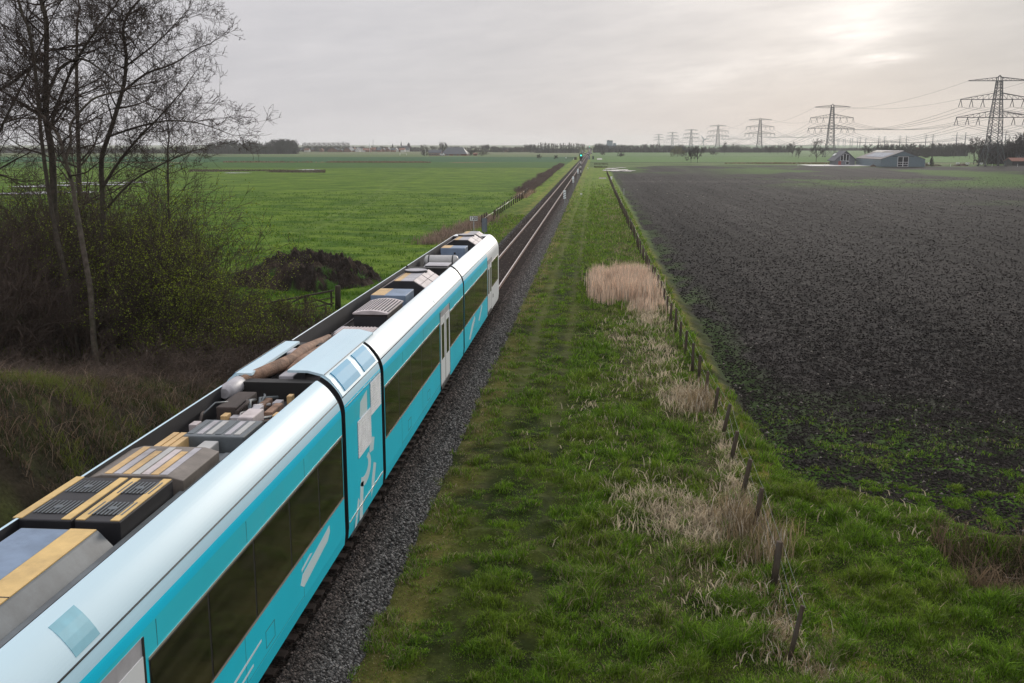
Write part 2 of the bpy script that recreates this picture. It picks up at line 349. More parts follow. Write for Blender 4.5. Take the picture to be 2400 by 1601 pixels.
def axis(lo, hi, f0, f1, d, g):
    a = [f0]
    while a[-1] < f1: a.append(a[-1] + d)
    s = d
    while a[-1] < hi: s *= g; a.append(a[-1] + s)
    s = d; b = [f0]
    while b[-1] > lo: s *= g; b.append(b[-1] - s)
    return np.array(b[:0:-1] + a)
def build_ground():
    xs = axis(-6000, 6000, -26, 16, .13, 1.035)
    ys = [8.]
    while ys[-1] < 6500:
        ys.append(ys[-1] + max(.11, ys[-1] * .0034 if ys[-1] < 60 else (.2 + (ys[-1] - 60) * .0062)))
    ys = np.concatenate([[-400, -150, -60, -20, 0], ys])
    X, Y = np.meshgrid(xs, ys); x = X.ravel(); y = Y.ravel()
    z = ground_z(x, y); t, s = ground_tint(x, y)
    nx, ny = len(xs), len(ys); i = np.arange((nx - 1) * (ny - 1)); r = i // (nx - 1); c = i % (nx - 1); a = r * nx + c
    F = np.stack([a, a + 1, a + nx + 1, a + nx], 1)
    m = bpy.data.materials.new('ground_cover'); m.use_nodes = True; q = NT(m.node_tree); b = q.n['Principled BSDF']
    at = q.new('ShaderNodeAttribute', attribute_name='tint'); so = q.new('ShaderNodeAttribute', attribute_name='soil')
    g = q.new('ShaderNodeNewGeometry'); P = g.outputs['Position']
    mp = q.new('ShaderNodeMapping'); mp.inputs['Scale'].default_value = (1, .45, 1); q.l.new(P, mp.inputs[0])
    n1 = q.noise(P, 11, 5, .65); n2 = q.noise(mp.outputs[0], 1.6, 5, .65); n3 = q.noise(mp.outputs[0], .16, 5, .6)
    col = q.mix(1.0, at.outputs['Color'], q.ramp(n1, [(.3, (.62, .62, .62)), (.72, (1.4, 1.4, 1.4))]), 'MULTIPLY')
    col = q.mix(1.0, col, q.ramp(n2, [(.3, (.70, .72, .7)), (.7, (1.28, 1.25, 1.25))]), 'MULTIPLY')
    col = q.mix(1.0, col, q.ramp(n3, [(.3, (.84, .85, .85)), (.7, (1.15, 1.13, 1.1))]), 'MULTIPLY')
    sp = q.noise(P, 26, 2, .5); spk = q.mapr(sp, .66, .74, 0, 1)
    col = q.mix(q.math('MULTIPLY', spk, q.math('MULTIPLY', so.outputs['Fac'], .4)), col, (.13, .12, .11, 1))
    q.l.new(col, b.inputs['Base Color']); b.inputs['Roughness'].default_value = .95; b.inputs['Specular IOR Level'].default_value = .05
    bp = q.new('ShaderNodeBump'); bp.inputs['Distance'].default_value = .09; bp.inputs['Strength'].default_value = .9
    q.l.new(q.math('ADD', q.math('MULTIPLY', n1, .35), n2), bp.inputs['Height']); q.l.new(bp.outputs[0], b.inputs['Normal'])
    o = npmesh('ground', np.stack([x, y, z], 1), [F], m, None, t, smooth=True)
    a = o.data.attributes.new('soil', 'FLOAT', 'POINT'); a.data.foreach_set('value', s.astype(np.float32))
    tag(o, kind='structure')
build_ground()

# ---------------------------------------------------------------- ballast, track
XT = -6.45
rg = np.random.default_rng(7)
def build_track():
    prof = [(-2.75, -.12), (-2.35, .02), (-1.75, .34), (-1.5, .495), (1.5, .495), (1.75, .36), (2.3, .06), (2.7, -.12)]
    xs = np.concatenate([np.interp(np.linspace(0, 7, 64), range(8), [p[0] for p in prof])])
    zs = np.interp(np.linspace(0, 7, 64), range(8), [p[1] for p in prof])
    ys = [2.]
    while ys[-1] < 1900: ys.append(ys[-1] + max(.12, ys[-1] * .005))
    ys = np.array(ys); X, Y = np.meshgrid(xs, ys); Z = np.tile(zs, (len(ys), 1))
    Z = Z + .035 * (vn(X * 9, Y * 9, 3) - .5) + .05 * (fbm(X * .7, Y * .7, 4) - .5) * (np.abs(X) > 1.6)
    Xw = X + XT + .12 * (fbm(X * .3, Y * .4, 6) - .5) * (np.abs(X) > 2)
    dm = bpy.data.materials.new('ballast_gravel'); dm.use_nodes = True; q = NT(dm.node_tree); b = q.n['Principled BSDF']
    at = q.new('ShaderNodeAttribute', attribute_name='tint'); g = q.new('ShaderNodeNewGeometry')
    vo = q.new('ShaderNodeTexVoronoi'); vo.inputs['Scale'].default_value = 17; q.l.new(g.outputs['Position'], vo.inputs['Vector'])
    bw = q.new('ShaderNodeRGBToBW'); q.l.new(vo.outputs['Color'], bw.inputs[0])
    col = q.mix(1., at.outputs['Color'], q.ramp(bw.outputs[0], [(.25, (.4, .4, .4)), (.8, (1.7, 1.7, 1.7))]), 'MULTIPLY')
    q.l.new(col, b.inputs['Base Color']); b.inputs['Roughness'].default_value = .95; b.inputs['Specular IOR Level'].default_value = .05
    bp = q.new('ShaderNodeBump'); bp.inputs['Distance'].default_value = .04; q.l.new(q.math('MULTIPLY', vo.outputs['Distance'], -1), bp.inputs['Height']); q.l.new(bp.outputs[0], b.inputs['Normal'])
    ax = np.abs(X.ravel())[:, None]; t = sst(ax, 1.45, 1.9)
    colr = np.array([.017, .0125, .0105]) * (1 - t) + np.array([.038, .0355, .035]) * t
    n = len(xs); i = np.arange((n - 1) * (len(ys) - 1)); a = (i // (n - 1)) * n + i % (n - 1)
    o = npmesh('ballast', np.stack([Xw.ravel(), Y.ravel(), Z.ravel()], 1), [np.stack([a, a + 1, a + n + 1, a + n], 1)], dm, None, colr)
    tag(o, kind='structure')
    # loose stones, far too many to count
    N = 85000; yy = 13 + (165 - 13) * rg.random(N) ** 2.1
    side = rg.random(N); xo = np.where(side < .72, 1.35 + 1.05 * rg.random(N), np.where(side < .86, -1.3 - 1.05 * rg.random(N), -1.4 + 2.8 * rg.random(N)))
    keep = (xo > 1.3) | (yy > 50); xo = xo[keep]; yy = yy[keep]; N = len(yy)
    strag = rg.random(N) < .02; xo = np.where(strag & (xo > 1.3), xo + rg.random(N) * .35, xo)
    zb = np.interp(xo, [p[0] for p in prof], [p[1] for p in prof])
    V8 = np.array([(1, 0, 0), (-1, 0, 0), (0, 1, 0), (0, -1, 0), (0, 0, 1), (0, 0, -1)], float)
    F8 = np.array([(0, 2, 4), (2, 1, 4), (1, 3, 4), (3, 0, 4), (2, 0, 5), (1, 2, 5), (3, 1, 5), (0, 3, 5)])
    sz = (.020 + .018 * rg.random(N)) * (1 + yy / 160); jit = 1 + .45 * (rg.random((N, 6, 3)) - .5)
    V = V8[None] * jit + .35 * (rg.random((N, 6, 3)) - .5); ang = rg.random(N) * 6.28; ca, sa = np.cos(ang)[:, None], np.sin(ang)[:, None]
    V[:, :, 2] *= .75; vx = V[:, :, 0] * ca - V[:, :, 1] * sa; vy = V[:, :, 0] * sa + V[:, :, 1] * ca
    V = np.stack([vx, vy, V[:, :, 2]], 2) * sz[:, None, None]; V += np.stack([xo + XT, yy, zb + .012], 1)[:, None]
    F = (F8[None] + (np.arange(N) * 6)[:, None, None]).reshape(-1, 3)
    b = (.030 + .26 * rg.random(N) ** 3.2)[:, None]; rust = (1 - sst(np.abs(xo), 1.5, 2.0))[:, None] * .8
    c = b * np.array([1., .95, .90]) * (1 - rust) + b * .55 * np.array([1., .72, .6]) * rust
    o = npmesh('ballast_stones', V.reshape(-1, 3), [F], M_stone, None, np.repeat(c, 6, 0))
    tag(o, 'loose grey and rusty brown crushed stones covering the shoulder beside the rails', 'stones', kind='stuff')
    root = empty('railway_track', (XT, 0, 0), 'straight single railway track with shiny rails on dark concrete sleepers running to the horizon', 'railway track')
    M_rail = pm('rail_steel', (.88, .78, .72), .25, .95, .12, 2)
    M_rside = pm('rail_rust', (.15, .07, .04), .8, .1, .3, 5)
    for s in (-1, 1):
        mb = MB(); x = s * .752
        mb.box(x - .036, x + .036, 2, 1800, .655, .70, 0); mb.box(x - .012, x + .012, 2, 1800, .565, .655, 1); mb.box(x - .07, x + .07, 2, 1800, .548, .565, 1)
        mb.build('rail', [M_rail, M_rside], root)
    M_sl = pm('sleeper_concrete', (.040, .030, .026), .95, 0, .4, 5, .01, 30, .08)
    mb = MB(); mb.frustum(-1.26, 1.26, -.13, .13, .40, -1.25, 1.25, -.11, .11, .535)
    for s in (-1, 1):
        for e in (-1, 1): mb.box(s * .752 + e * .10 - .025, s * .752 + e * .10 + .025, -.05, .05, .535, .575)
    first = mb.build('sleeper', M_sl, root); first.location.y = 8.3
    ys = 8.3 + .6 * np.arange(0, 500)
    vis = [v for v in ys if v > 54][:99]
    for v in vis:
        c = first.copy(); COL.objects.link(c); c.parent = root; c.location.y = v
    first.location.y = vis[0] - .6
    rest = MB()
    for v in ys:
        if v < vis[0] - .7 or v > vis[-1] + .1: rest.frustum(-1.26, 1.26, v - .13, v + .13, .40, -1.25, 1.25, v - .11, v + .11, .535)
    tag(rest.build('sleepers', M_sl, root, fixn=False), kind='stuff')
build_track()

# ---------------------------------------------------------------- grass
def blades(name, px, py, h, w, tint, lean=.5, label='', cat='grass', pz=None, curl=.5, seed=1, leanbias=(0, 0)):
    r = np.random.default_rng(seed); n = len(px); z = ground_z(px, py) - .015 if pz is None else pz
    a = r.random(n) * 6.283; L = lean * (0.3 + r.random(n)); lx = np.cos(a) * L + leanbias[0]; ly = np.sin(a) * L + leanbias[1]
    b = r.random(n) * 6.283; wx_ = np.cos(b) * w * .5; wy = np.sin(b) * w * .5
    V = np.empty((n, 5, 3)); V[:, 0] = np.stack([px - wx_, py - wy, z], 1); V[:, 1] = np.stack([px + wx_, py + wy, z], 1)
    mx = px + lx * h * .35; my = py + ly * h * .35; mz = z + h * .6
    V[:, 2] = np.stack([mx + wx_ * .75, my + wy * .75, mz], 1); V[:, 3] = np.stack([mx - wx_ * .75, my - wy * .75, mz], 1)
    V[:, 4] = np.stack([px + lx * h * (.6 + curl), py + ly * h * (.6 + curl), z + h * (1 - .35 * curl * L)], 1)
    k = np.arange(n) * 5
    o = npmesh(name, V.reshape(-1, 3), [np.stack([k, k + 1, k + 2, k + 3], 1), np.stack([k + 3, k + 2, k + 4], 1)], M_blade, None, np.repeat(tint, 5, 0))
    return tag(o, label, cat, kind='stuff')
def rough_grass():
    r = np.random.default_rng(11)
    def zone(N, x0, x1, y0, y1, pw):
        x = x0 + (x1 - x0) * r.random(N); u = r.random(N); e = 1 - pw
        y = (y0 ** e + (y1 ** e - y0 ** e) * u) ** (1 / e); return x, y
    xs, ys = [], []
    for args in ((380000, -4.15, 4.9, 15.5, 260, 1.75), (230000, 4.6, 15, 15.5, 27, 1.4), (16000, -12.2, -8.9, 60, 130, 1.3), (80000, 5, 15, 23, 37, 1.3)):
        x, y = zone(*args); xs.append(x); ys.append(y)
    x = np.concatenate(xs); y = np.concatenate(ys)
    big = fbm(x * .45, y * .45, 81); cl = fbm(x * 2.1, y * 2.1, 82); s = soil_amt(x, y)
    keep = (r.random(len(x)) < (.58 + .9 * sst(cl, .35, .62))) & (r.random(len(x)) > s * (.12 + .80 * (fbm(x * .9, y * .9, 73) + .012 * (y - 29) < .40)))
    edge = (x < -3.2) & (x > -5); keep &= ~(edge & (r.random(len(x)) < .25))
    keep &= (r.random(len(x)) > .95 * sst(y, 130, 255)); keep &= (r.random(len(x)) > np.clip(-ditch(x, y) * 1.3, 0, .97)); keep &= ~((s > .5) & (r.random(len(x)) < sst(y + 7 * (fbm(x * .25, y * .25, 131) - .5), 25, 36)))
    x, y, cl, big, s = x[keep], y[keep], cl[keep], big[keep], s[keep]; n = len(x)
    h = (.06 + .34 * sst(cl, .42, .75) * (.4 + .9 * big)) * (.6 + .7 * r.random(n)) * (1 - .6 * s) * np.where((x < -1.0) & (x > -4.3), .6, 1) * (1 - .6 * (np.exp(-((x + 2.7) / .3) ** 2) + np.exp(-((x + 1.1) / .28) ** 2)))
    g = r.random(n)[:, None]
    tint = np.array([.048, .108, .007]) * (1 - g) + np.array([.18, .31, .022]) * g
    yel = sst(fbm(x * .7, y * .7, 83), .42, .65)[:, None] * .45; tint = tint * (1 - yel) + np.array([.15, .19, .022]) * yel
    dryp = .06 + .4 * np.exp(-((x - 2.7) / 1.5) ** 2) * sst(fbm(x * .8, y * .3, 67), .42, .6) + .25 * np.exp(-((x + 3.8) / .5) ** 2) + .12 * sst(fbm(x * .5, y * .5, 84), .5, .7)
    d = (r.random(n) < dryp)[:, None]; straw = np.array([.30, .245, .15]) * (.5 + .8 * r.random((n, 1)))
    tint = np.where(d, straw, tint)
    w = (.009 + .010 * r.random(n)) * (1 + (y - 16) / 34.); tint = tint * (.45 + 1.25 * r.random((n, 1)))
    blades('verge_grass', x, y, h, w, tint, .75, 'rough tussocky green grass between the track and the ploughed field', seed=3)
    # dead grass bristles near the fence
    pts = []
    for (cx, cy, sx, sy, N, hh) in ((1.7, 24.2, 1.2, 2.1, 1700, .30), (3.0, 23.2, .7, 1.6, 1100, .36), (3.0, 19.6, 1.0, 1.2, 600, .22), (3.3, 35.3, .7, 1.6, 1300, .40), (1.6, 38.5, 1.0, 2.2, 350, .25), (1.5, 47, 1.1, 4.0, 600, .25), (3.1, 43, .7, 4.5, 900, .32), (3.0, 52, .8, 3, 900, .36), (.2, 33, 1.0, 4, 400, .22), (3.9, 62, .5, 8, 900, .4), (4.1, 30, .3, 5, 900, .3), (7.0, 24, 1.6, 1.4, 260, .25), (3.6, 17.5, .7, 1.5, 700, .2), (3.9, 26, .35, 1.5, 500, .35)):
        pts.append((cx + sx * r.normal(size=N) * .6, cy + sy * r.normal(size=N) * .6, np.full(N, hh)))
    x = np.concatenate([p[0] for p in pts]); y = np.concatenate([p[1] for p in pts]); hh = np.concatenate([p[2] for p in pts])
    k = r.random(len(x)) < (.15 + 1.2 * sst(fbm(x * 1.8, y * 1.8, 88), .4, .6)); x, y, hh = x[k], y[k], hh[k]; n = len(x)
    tint = np.array([.62, .52, .37]) * (.45 + .85 * r.random((n, 1)))
    blades('dead_grass', x, y, hh * (.5 + .8 * r.random(n)), (.016 + .014 * r.random(n)) * (1 + (y - 16) / 40), tint, .8, 'pale dead grass bristling in patches beside the wire fence', seed=5)
    # reeds
    def reeds(name, spec, label, seed):
        rr = np.random.default_rng(seed); X, Y, H = [], [], []
        for (x0, x1, y0, y1, N, h) in spec:
            X.append(x0 + (x1 - x0) * np.where(rr.random(N) < .7, rr.random(N), rr.beta(2, 2, N))); Y.append(y0 + (y1 - y0) * rr.beta(1.25, 1.25, N)); H.append(np.full(N, h))
        x = np.concatenate(X); y = np.concatenate(Y); h = np.concatenate(H)
        x = x + .28 * rr.normal(size=len(x)); y = y + .5 * rr.normal(size=len(y)); f_ = fbm(x * 1.1, y * .6, seed); kk = f_ + .25 * rr.random(len(x)) > .46; h = h * (.55 + .8 * f_); x, y, h = x[kk], y[kk], h[kk]; n = len(x)
        tint = (np.array([.84, .64, .48]) if seed == 91 else np.array([.37, .285, .17])) * (.35 + .85 * rr.random((n, 1))); tip = rr.random(n) < .12; tint[tip] = (.62, .55, .45)
        blades(name, x, y, h * (.55 + .55 * rr.random(n)), (.012 + .012 * rr.random(n)) * (1 + (y - 16) / 50), tint, .16 if seed == 91 else (.9 if seed == 93 else .35), label, 'reeds', seed=seed, curl=.4)
    reeds('reed_bed', [(.1, 3.8, 57.5, 69, 9500, 1.3), (2.2, 4.0, 54, 57, 700, .8)], 'large square patch of tall tan reeds left of the wire fence', 91)
    reeds('reed_clump', [(3.35, 3.95, 20.8, 24.2, 1000, .75), (3.9, 4.4, 21.6, 23.4, 220, .6)], 'brown reeds standing around the fence posts in the right foreground', 92)
    reeds('reed_clump', [(3.45, 4.15, 15.5, 17.6, 900, .42), (3.0, 3.8, 18.6, 19.8, 350, .35)], 'flattened brown reeds at the foot of the nearest fence post', 93)
    reeds('reed_clump', [(3.4, 4.2, 33.5, 37, 700, .6)], 'thin tan reeds along the fence beyond the leaning posts', 94)
    x = 8.0 + 9 * r.random(4200); y = 21.4 - (x - 9.5) * .12 + np.where(r.random(4200) < .65, -1.15, 1.1) + r.normal(size=4200) * .28; n = len(x)
    blades('ditch_reeds', x, y, .35 + .7 * r.random(n), .012 + .01 * r.random(n), np.array([.19, .135, .085]) * (.3 + 1.0 * r.random((n, 1))), .9, 'bent brown dead reeds hanging into the dark ditch at lower right', 'reeds', seed=6)
    # left embankment
    N = 150000; x = -27 + 18.4 * r.random(N); y = 19 + 27 * r.random(N); k = (r.random(N) < .3 + sst(fbm(x * 1.6, y * 1.6, 95), .35, .6)); x, y = x[k], y[k]; n = len(x)
    g = r.random((n, 1)); tint = np.array([.016, .030, .007]) * (1 - g) + np.array([.050, .068, .013]) * g
    br = (r.random(n) < .45 + .45 * sst(fbm(x * .6, y * .6, 96), .45, .65)); tint[br] = (np.array([.15, .105, .07]) * (.35 + 1.0 * r.random((br.sum(), 1))))
    ms = sst(fbm(x * .5, y * .8, 97), .6, .7)[:, None]; tint = tint * (1 - ms * .6) + np.array([.15, .19, .02]) * ms * .6
    blades('bank_grass', x, y, (.10 + .30 * fbm(x * 1.6, y * 1.6, 95)) * (.5 + r.random(n)), (.009 + .008 * r.random(n)) * 1.4, tint, 1.0, 'tangled dull green and brown grass on the embankment left of the train', seed=7)
    N = 16000; x = -27 + 18.6 * r.random(N); y = 19 + 25 * r.random(N); k = fbm(x * .7, y * .7, 130) + .3 * r.random(N) > .58; x, y = x[k], y[k]; n = len(x)
    blades('dead_stems', x, y, .25 + .55 * r.random(n), .012 + .012 * r.random(n), np.array([.21, .15, .105]) * (.25 + 1.1 * r.random((n, 1)) ** 2), 1.5, 'dry brown stalks lying tangled over the embankment left of the train', seed=15)
    # pasture tufts
    N = 120000; y = (50 ** -.6 + (190 ** -.6 - 50 ** -.6) * r.random(N)) ** (1 / -.6); x = -13 - (y * .52) * r.random(N)
    k = r.random(N) < .15 + 1.1 * sst(fbm(x * .8, y * 1.3, 98), .45, .68); x, y = x[k], y[k]; n = len(x); g = r.random((n, 1))
    tint = np.array([.030, .085, .004]) * (1 - g) + np.array([.105, .205, .012]) * g
    blades('pasture_grass', x, y, (.06 + .20 * sst(fbm(x * .8, y * 1.3, 98), .4, .8)) * (.5 + r.random(n)), .02 * (1 + y / 60), tint, .8, 'short lumpy bright green pasture grass left of the railway', seed=8)
rough_grass()

def soil_clods():
    r = np.random.default_rng(17); N = 150000
    y = (23 ** -.7 + (300 ** -.7 - 23 ** -.7) * r.random(N)) ** (-1 / .7); x = 5.4 + (y * .62) * r.random(N)
    k = (soil_amt(x, y) > .6) & (r.random(N) < .35 + fbm(x * 1.2, y * 1.2, 33)); x, y = x[k], y[k]; n = len(x)
    V8 = np.array([(1, 0, 0), (-1, 0, 0), (0, 1, 0), (0, -1, 0), (0, 0, 1), (0, 0, -1)], float)
    F8 = np.array([(0, 2, 4), (2, 1, 4), (1, 3, 4), (3, 0, 4), (2, 0, 5), (1, 2, 5), (3, 1, 5), (0, 3, 5)])
    sz = (.022 + .045 * r.random(n) ** 2.5) * (1 + y / 260)
    V = (V8[None] * (1 + .6 * (r.random((n, 6, 3)) - .5)) + .5 * (r.random((n, 6, 3)) - .5)) * sz[:, None, None]; V[:, :, 2] *= .7
    V += np.stack([x, y, ground_z(x, y) + .01], 1)[:, None]
    F = (F8[None] + (np.arange(n) * 6)[:, None, None]).reshape(-1, 3)
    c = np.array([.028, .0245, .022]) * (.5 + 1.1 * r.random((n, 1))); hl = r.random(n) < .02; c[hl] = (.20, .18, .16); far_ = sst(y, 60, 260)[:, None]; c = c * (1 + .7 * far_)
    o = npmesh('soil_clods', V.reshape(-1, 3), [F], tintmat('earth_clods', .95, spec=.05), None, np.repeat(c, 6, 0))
    tag(o, 'crumbly dark clods of earth all over the ploughed field', 'soil', kind='stuff')
soil_clods()

# ---------------------------------------------------------------- puddles
def water_sheets():
    m = bpy.data.materials.new('still_water'); m.use_nodes = True; b = m.node_tree.nodes['Principled BSDF']
    b.inputs['Base Color'].default_value = (.05, .05, .05, 1); b.inputs['Roughness'].default_value = .06; b.inputs['Specular IOR Level'].default_value = 1.0
    b.inputs['IOR'].default_value = 1.33
    r = random.Random(3)
    def sheet(cx, cy, rx, ry, n=40, sd=0):
        r.seed(sd); ph = [r.random() * 6.28 for _ in range(5)]
        pts = []
        for i in range(n):
            a = 2 * pi * i / n; k = 1 + .22 * sin(2 * a + ph[0]) + .16 * sin(3 * a + ph[1]) + .12 * sin(5 * a + ph[2]) + .08 * sin(9 * a + ph[3])
            x = cx + rx * k * cos(a); y = cy + ry * k * sin(a); pts.append((x, y, .17))
        me = bpy.data.meshes.new('puddle'); me.from_pydata(pts, [], [list(range(n))]); me.update()
        tag(link('puddle', me, m), kind='structure')
    sheet(7.5, 352, 3.6, 13, sd=1); sheet(11.0, 345, 2.6, 6, sd=2); sheet(6.2, 378, 1.9, 8, sd=3); sheet(10, 392, 1.6, 4, sd=8)
    sheet(-113, 311, 3.5, 3, sd=4); sheet(-101, 352, 4.5, 4, sd=5)
    for i, (px, py) in enumerate(((60, 433), (130, 430), (180, 424), (240, 428), (290, 423), (100, 446), (30, 449), (170, 445))):
        Y = 21900 / (py - 337.); Y *= 1 / (1 + .16 * .6); sheet(wx(px, Y), Y, 4.5, 3.0, sd=10 + i)
    sheet(wx(505, 800), 800, 16, 10, sd=30)
water_sheets()

# ---------------------------------------------------------------- train
def build_train():
    TEAL = pm('train_teal', (.020, .62, .80), .45, 0, .05, .6, 0, 30, .18, 0., dirt=(.05, .56, .68, .35))
    TEAL2 = pm('train_teal_bright', (.012, .64, .90), .45, 0, .04, .6, spec=.18)
    TEAL3 = pm('train_teal_pale', (.040, .62, .76), .45, 0, .06, .6, spec=.18, dirt=(.16, .45, .50, .4))
    LBL = pm('train_light_blue', (.50, .74, .86), .45, 0, .04, .6, spec=.2)
    FAIR = pm('train_roof_white', (.74, .81, .83), .42, 0, .05, .5, spec=.22, stretch=(1, .25, 1), dirt=(.52, .66, .72, .55))
    FAIR2 = pm('train_roof_white_sky_tint', (.56, .74, .82), .42, 0, .05, .5, spec=.22, stretch=(1, .25, 1), dirt=(.70, .82, .85, .7))  # white roof paint with the sky's bluish reflection put into its colour
    WH = pm('train_white', (.80, .82, .83), .42, 0, .03, .6, spec=.25)
    GLASS = pm('train_glass_reflections', (.030, .027, .016), .08, 0, .8, 1.6, spec=.55, stretch=(1, .4, 3))  # greenish-brown reflections put into the glass colour as stretched mottling
    GASK = pm('train_gasket', (.012, .011, .010), .6)
    TRIM = pm('train_bright_trim', (.72, .62, .55), .25, .6, .05)
    DARK = pm('roof_dark', (.018, .018, .021), .55, 0, .5, 2)
    DKBR = pm('roof_dark_brown', (.05, .038, .033), .8, 0, .5, 3, stretch=(1, .3, 1))
    FLOOR = pm('roof_floor', (.11, .10, .10), .75, 0, .35, 1.5, dirt=(.05, .04, .035, .8))
    BLUEG = pm('unit_blue_grey', (.19, .26, .36), .5, 0, .2, 2.5, dirt=(.08, .11, .15, .8))
    LGREY = pm('unit_light_grey', (.44, .43, .45), .5, 0, .2, 3, dirt=(.16, .14, .13, .8))
    PINK = pm('unit_warm_panel', (.56, .50, .49), .55, 0, .18, 3, dirt=(.22, .17, .15, .8))
    TAN = pm('unit_tan', (.62, .42, .19), .55, 0, .2, 3, dirt=(.30, .20, .10, .8))
    YEL = pm('unit_yellow_edge', (.68, .47, .18), .5, 0, .2, 3, dirt=(.34, .23, .10, .8))
    MGREY = pm('unit_mid_grey', (.125, .145, .155), .5, 0, .25, 2, dirt=(.045, .05, .055, .85))
    TANKM = pm('tank_grey', (.46, .46, .44), .5, 0, .12, 3)
    COPP = pm('exhaust_copper', (.30, .19, .13), .75, .1, .5, 5, .02, 25, .3, dirt=(.12, .075, .055, .9))
    BLUEP = pm('cowl_blue_panel', (.10, .36, .56), .5, 0, .06, 1, spec=.1)
    PALE = pm('decal_pale', (.72, .88, .92), .35, 0, .04, 1)
    root = empty('train', (XT, 0, 0), 'turquoise and white diesel railcar train with dark window band heading away along the single track', 'train')
    low = [(1.26, .84), (1.345, .95), (1.37, 1.2), (1.37, 3.34)]; key = [(1.37, 3.60), (1.368, 3.72), (1.352, 3.87), (1.30, 4.035), (1.20, 4.20), (1.06, 4.36), (.90, 4.475), (.74, 4.56)]
    arc = []
    for i in range(1, len(key) - 2):                # smooth shoulder through the key points
        p0, p1, p2, p3 = (np.array(key[i + d]) for d in (-1, 0, 1, 2))
        for t in (0, .25, .5, .75): arc.append(tuple(.5 * (2 * p1 + (p2 - p0) * t + (2 * p0 - 5 * p1 + 4 * p2 - p3) * t * t + (3 * p1 - p0 - 3 * p2 + p3) * t ** 3)))
    arc.append(key[-2]); NP = len(low) + len(arc); prof = low + arc + [(.865, 4.47), (.865, 3.93)]
    em = [0, 0, 0, 2] + [1 if z < 3.86 else (3 if z < 4.02 else 4) for a, z in arc[:-1]] + [4, 5]       # material of each profile edge
    mats = [TEAL, TEAL2, TEAL3, LBL, FAIR, DARK, WH, FLOOR]
    def sweep(mb, secs, white=False, well=True):
        """secs: list of (y, sx, dz_top, zlow) sections"""
        pr = prof if well else prof[:NP]
        half = pr + [(-a, z) for a, z in pr[::-1]]; n = len(half)
        e = [7 if white and k > 5 else (6 if white and k < 3 else (k)) for k in em]
        eh = em[:len(pr) - 1]
        if white: eh = [6 if k in (0, 1, 2, 3, 4) else k for k in eh]
        e = eh + [7 if well else 6] + eh[::-1] + [5]
        rings = []
        for (y, sx, top, low) in secs:
            ring = []
            for a, z in half:
                t = (z - .84) / (4.475 - .84); z2 = low + (top - low) * t
                ring.append((a * sx, y, z2))
            rings.append(ring)
        b = len(mb.V)
        for r_ in rings: mb.V += r_
        for i in range(len(rings) - 1):
            for k in range(n):
                mb.F.append([b + i * n + k, b + i * n + (k + 1) % n, b + (i + 1) * n + (k + 1) % n, b + (i + 1) * n + k]); mb.M.append(e[k]); mb.S.append(False)
        lo = 11 if well else 9
        for ri, flip in ((0, 0), (len(rings) - 1, 1)):
            o = b + ri * n
            if well:
                # end wall below the roof well: outline up to shoulder, flat across the well floor
                f = [o + k for k in range(n)]
            else: f = [o + k for k in range(n)]
            mb.F.append(f[::-1] if flip else f); mb.M.append(5 if ri == 0 else 6 if white else 5); mb.S.append(False)
    def body(name, y0, y1, extra=None, label=None):
        mb = MB(); sweep(mb, [(y0, 1, 4.475, .84), (y1, 1, 4.475, .84)])
        if extra: extra(mb)
        o = mb.build(name, [FAIR2 if (m is FAIR and y1 < 24) else (DARK if (m is FLOOR and y1 < 20) else m) for m in mats], root, bevel=0)
        if label: o['label'] = label
        return o
    def nose(mb):
        sweep(mb, [(47.45, 1, 4.475, .84), (51.6, 1, 4.475, .84)], white=True)
        sweep(mb, [(51.6, 1, 4.475, .84), (52.9, .995, 4.46, .84), (53.7, .965, 4.38, .84), (54.4, .90, 4.15, .84), (54.95, .80, 3.7, .84), (55.25, .66, 3.0, .86)], white=True, well=False)
    far = body('car_body', 38.78, 47.45, nose, 'leading end car with white cab end')
    mid = body('car_body', 23.45, 38.45, None, 'middle car between two flexible gangways')
    near = body('car_body', 1.0, 19.30, None, 'trailing end car nearest the bottom left corner')
    pw = body('power_module', 19.62, 23.12, None, 'short power car with white slatted grilles')
    for y0, y1 in ((38.45, 38.78), (23.12, 23.45), (19.30, 19.62)):
        mb = MB(); sh = [(a * .955, .84 + (z - .84) * .985) for a, z in prof[:NP]]
        for k in range(4):
            ya = y0 + (y1 - y0) * k / 4; mb.prism([(a * (1 - .012 * (k % 2)), z) for a, z in sh] + [(-a * (1 - .012 * (k % 2)), z) for a, z in sh[::-1]], ya, ya + (y1 - y0) / 4)
        mb.build('gangway_bellows', GASK, root)
    # seams, trim lines and windows: children of the car they sit in
    def band(par, y0, y1, panes, z0=2.02, z1=3.31):
        for s in (1, -1):
            if s == -1: par_ = par
            mb = MB(); x0, x1 = sorted((s * 1.368, s * 1.373)); mb.box(x0, x1, y0, y1, z0, z1)
            w = mb.build('window_band', GASK, par)
            L = (y1 - y0) / panes
            for k in range(panes):
                m2 = MB(); a, b = sorted((s * 1.372, s * 1.377)); m2.box(a, b, y0 + k * L + .035, y0 + (k + 1) * L - .035, z0 + .03, z1 - .03); m2.build('window', GLASS, w)
            for zc, hh in ((z0 - .012, .014), (z1 + .018, .016)):
                m3 = MB(); a, b = sorted((s * 1.369, s * 1.381)); m3.box(a, b, y0, y1, zc - hh, zc + hh); m3.build('trim_strip', TRIM, w)
    band(far, 38.82, 47.35, 5); band(mid, 23.50, 32.35, 5); band(mid, 34.75, 38.41, 2); band(near, 10.25, 19.26, 5); band(near, 2.2, 8.0, 3)
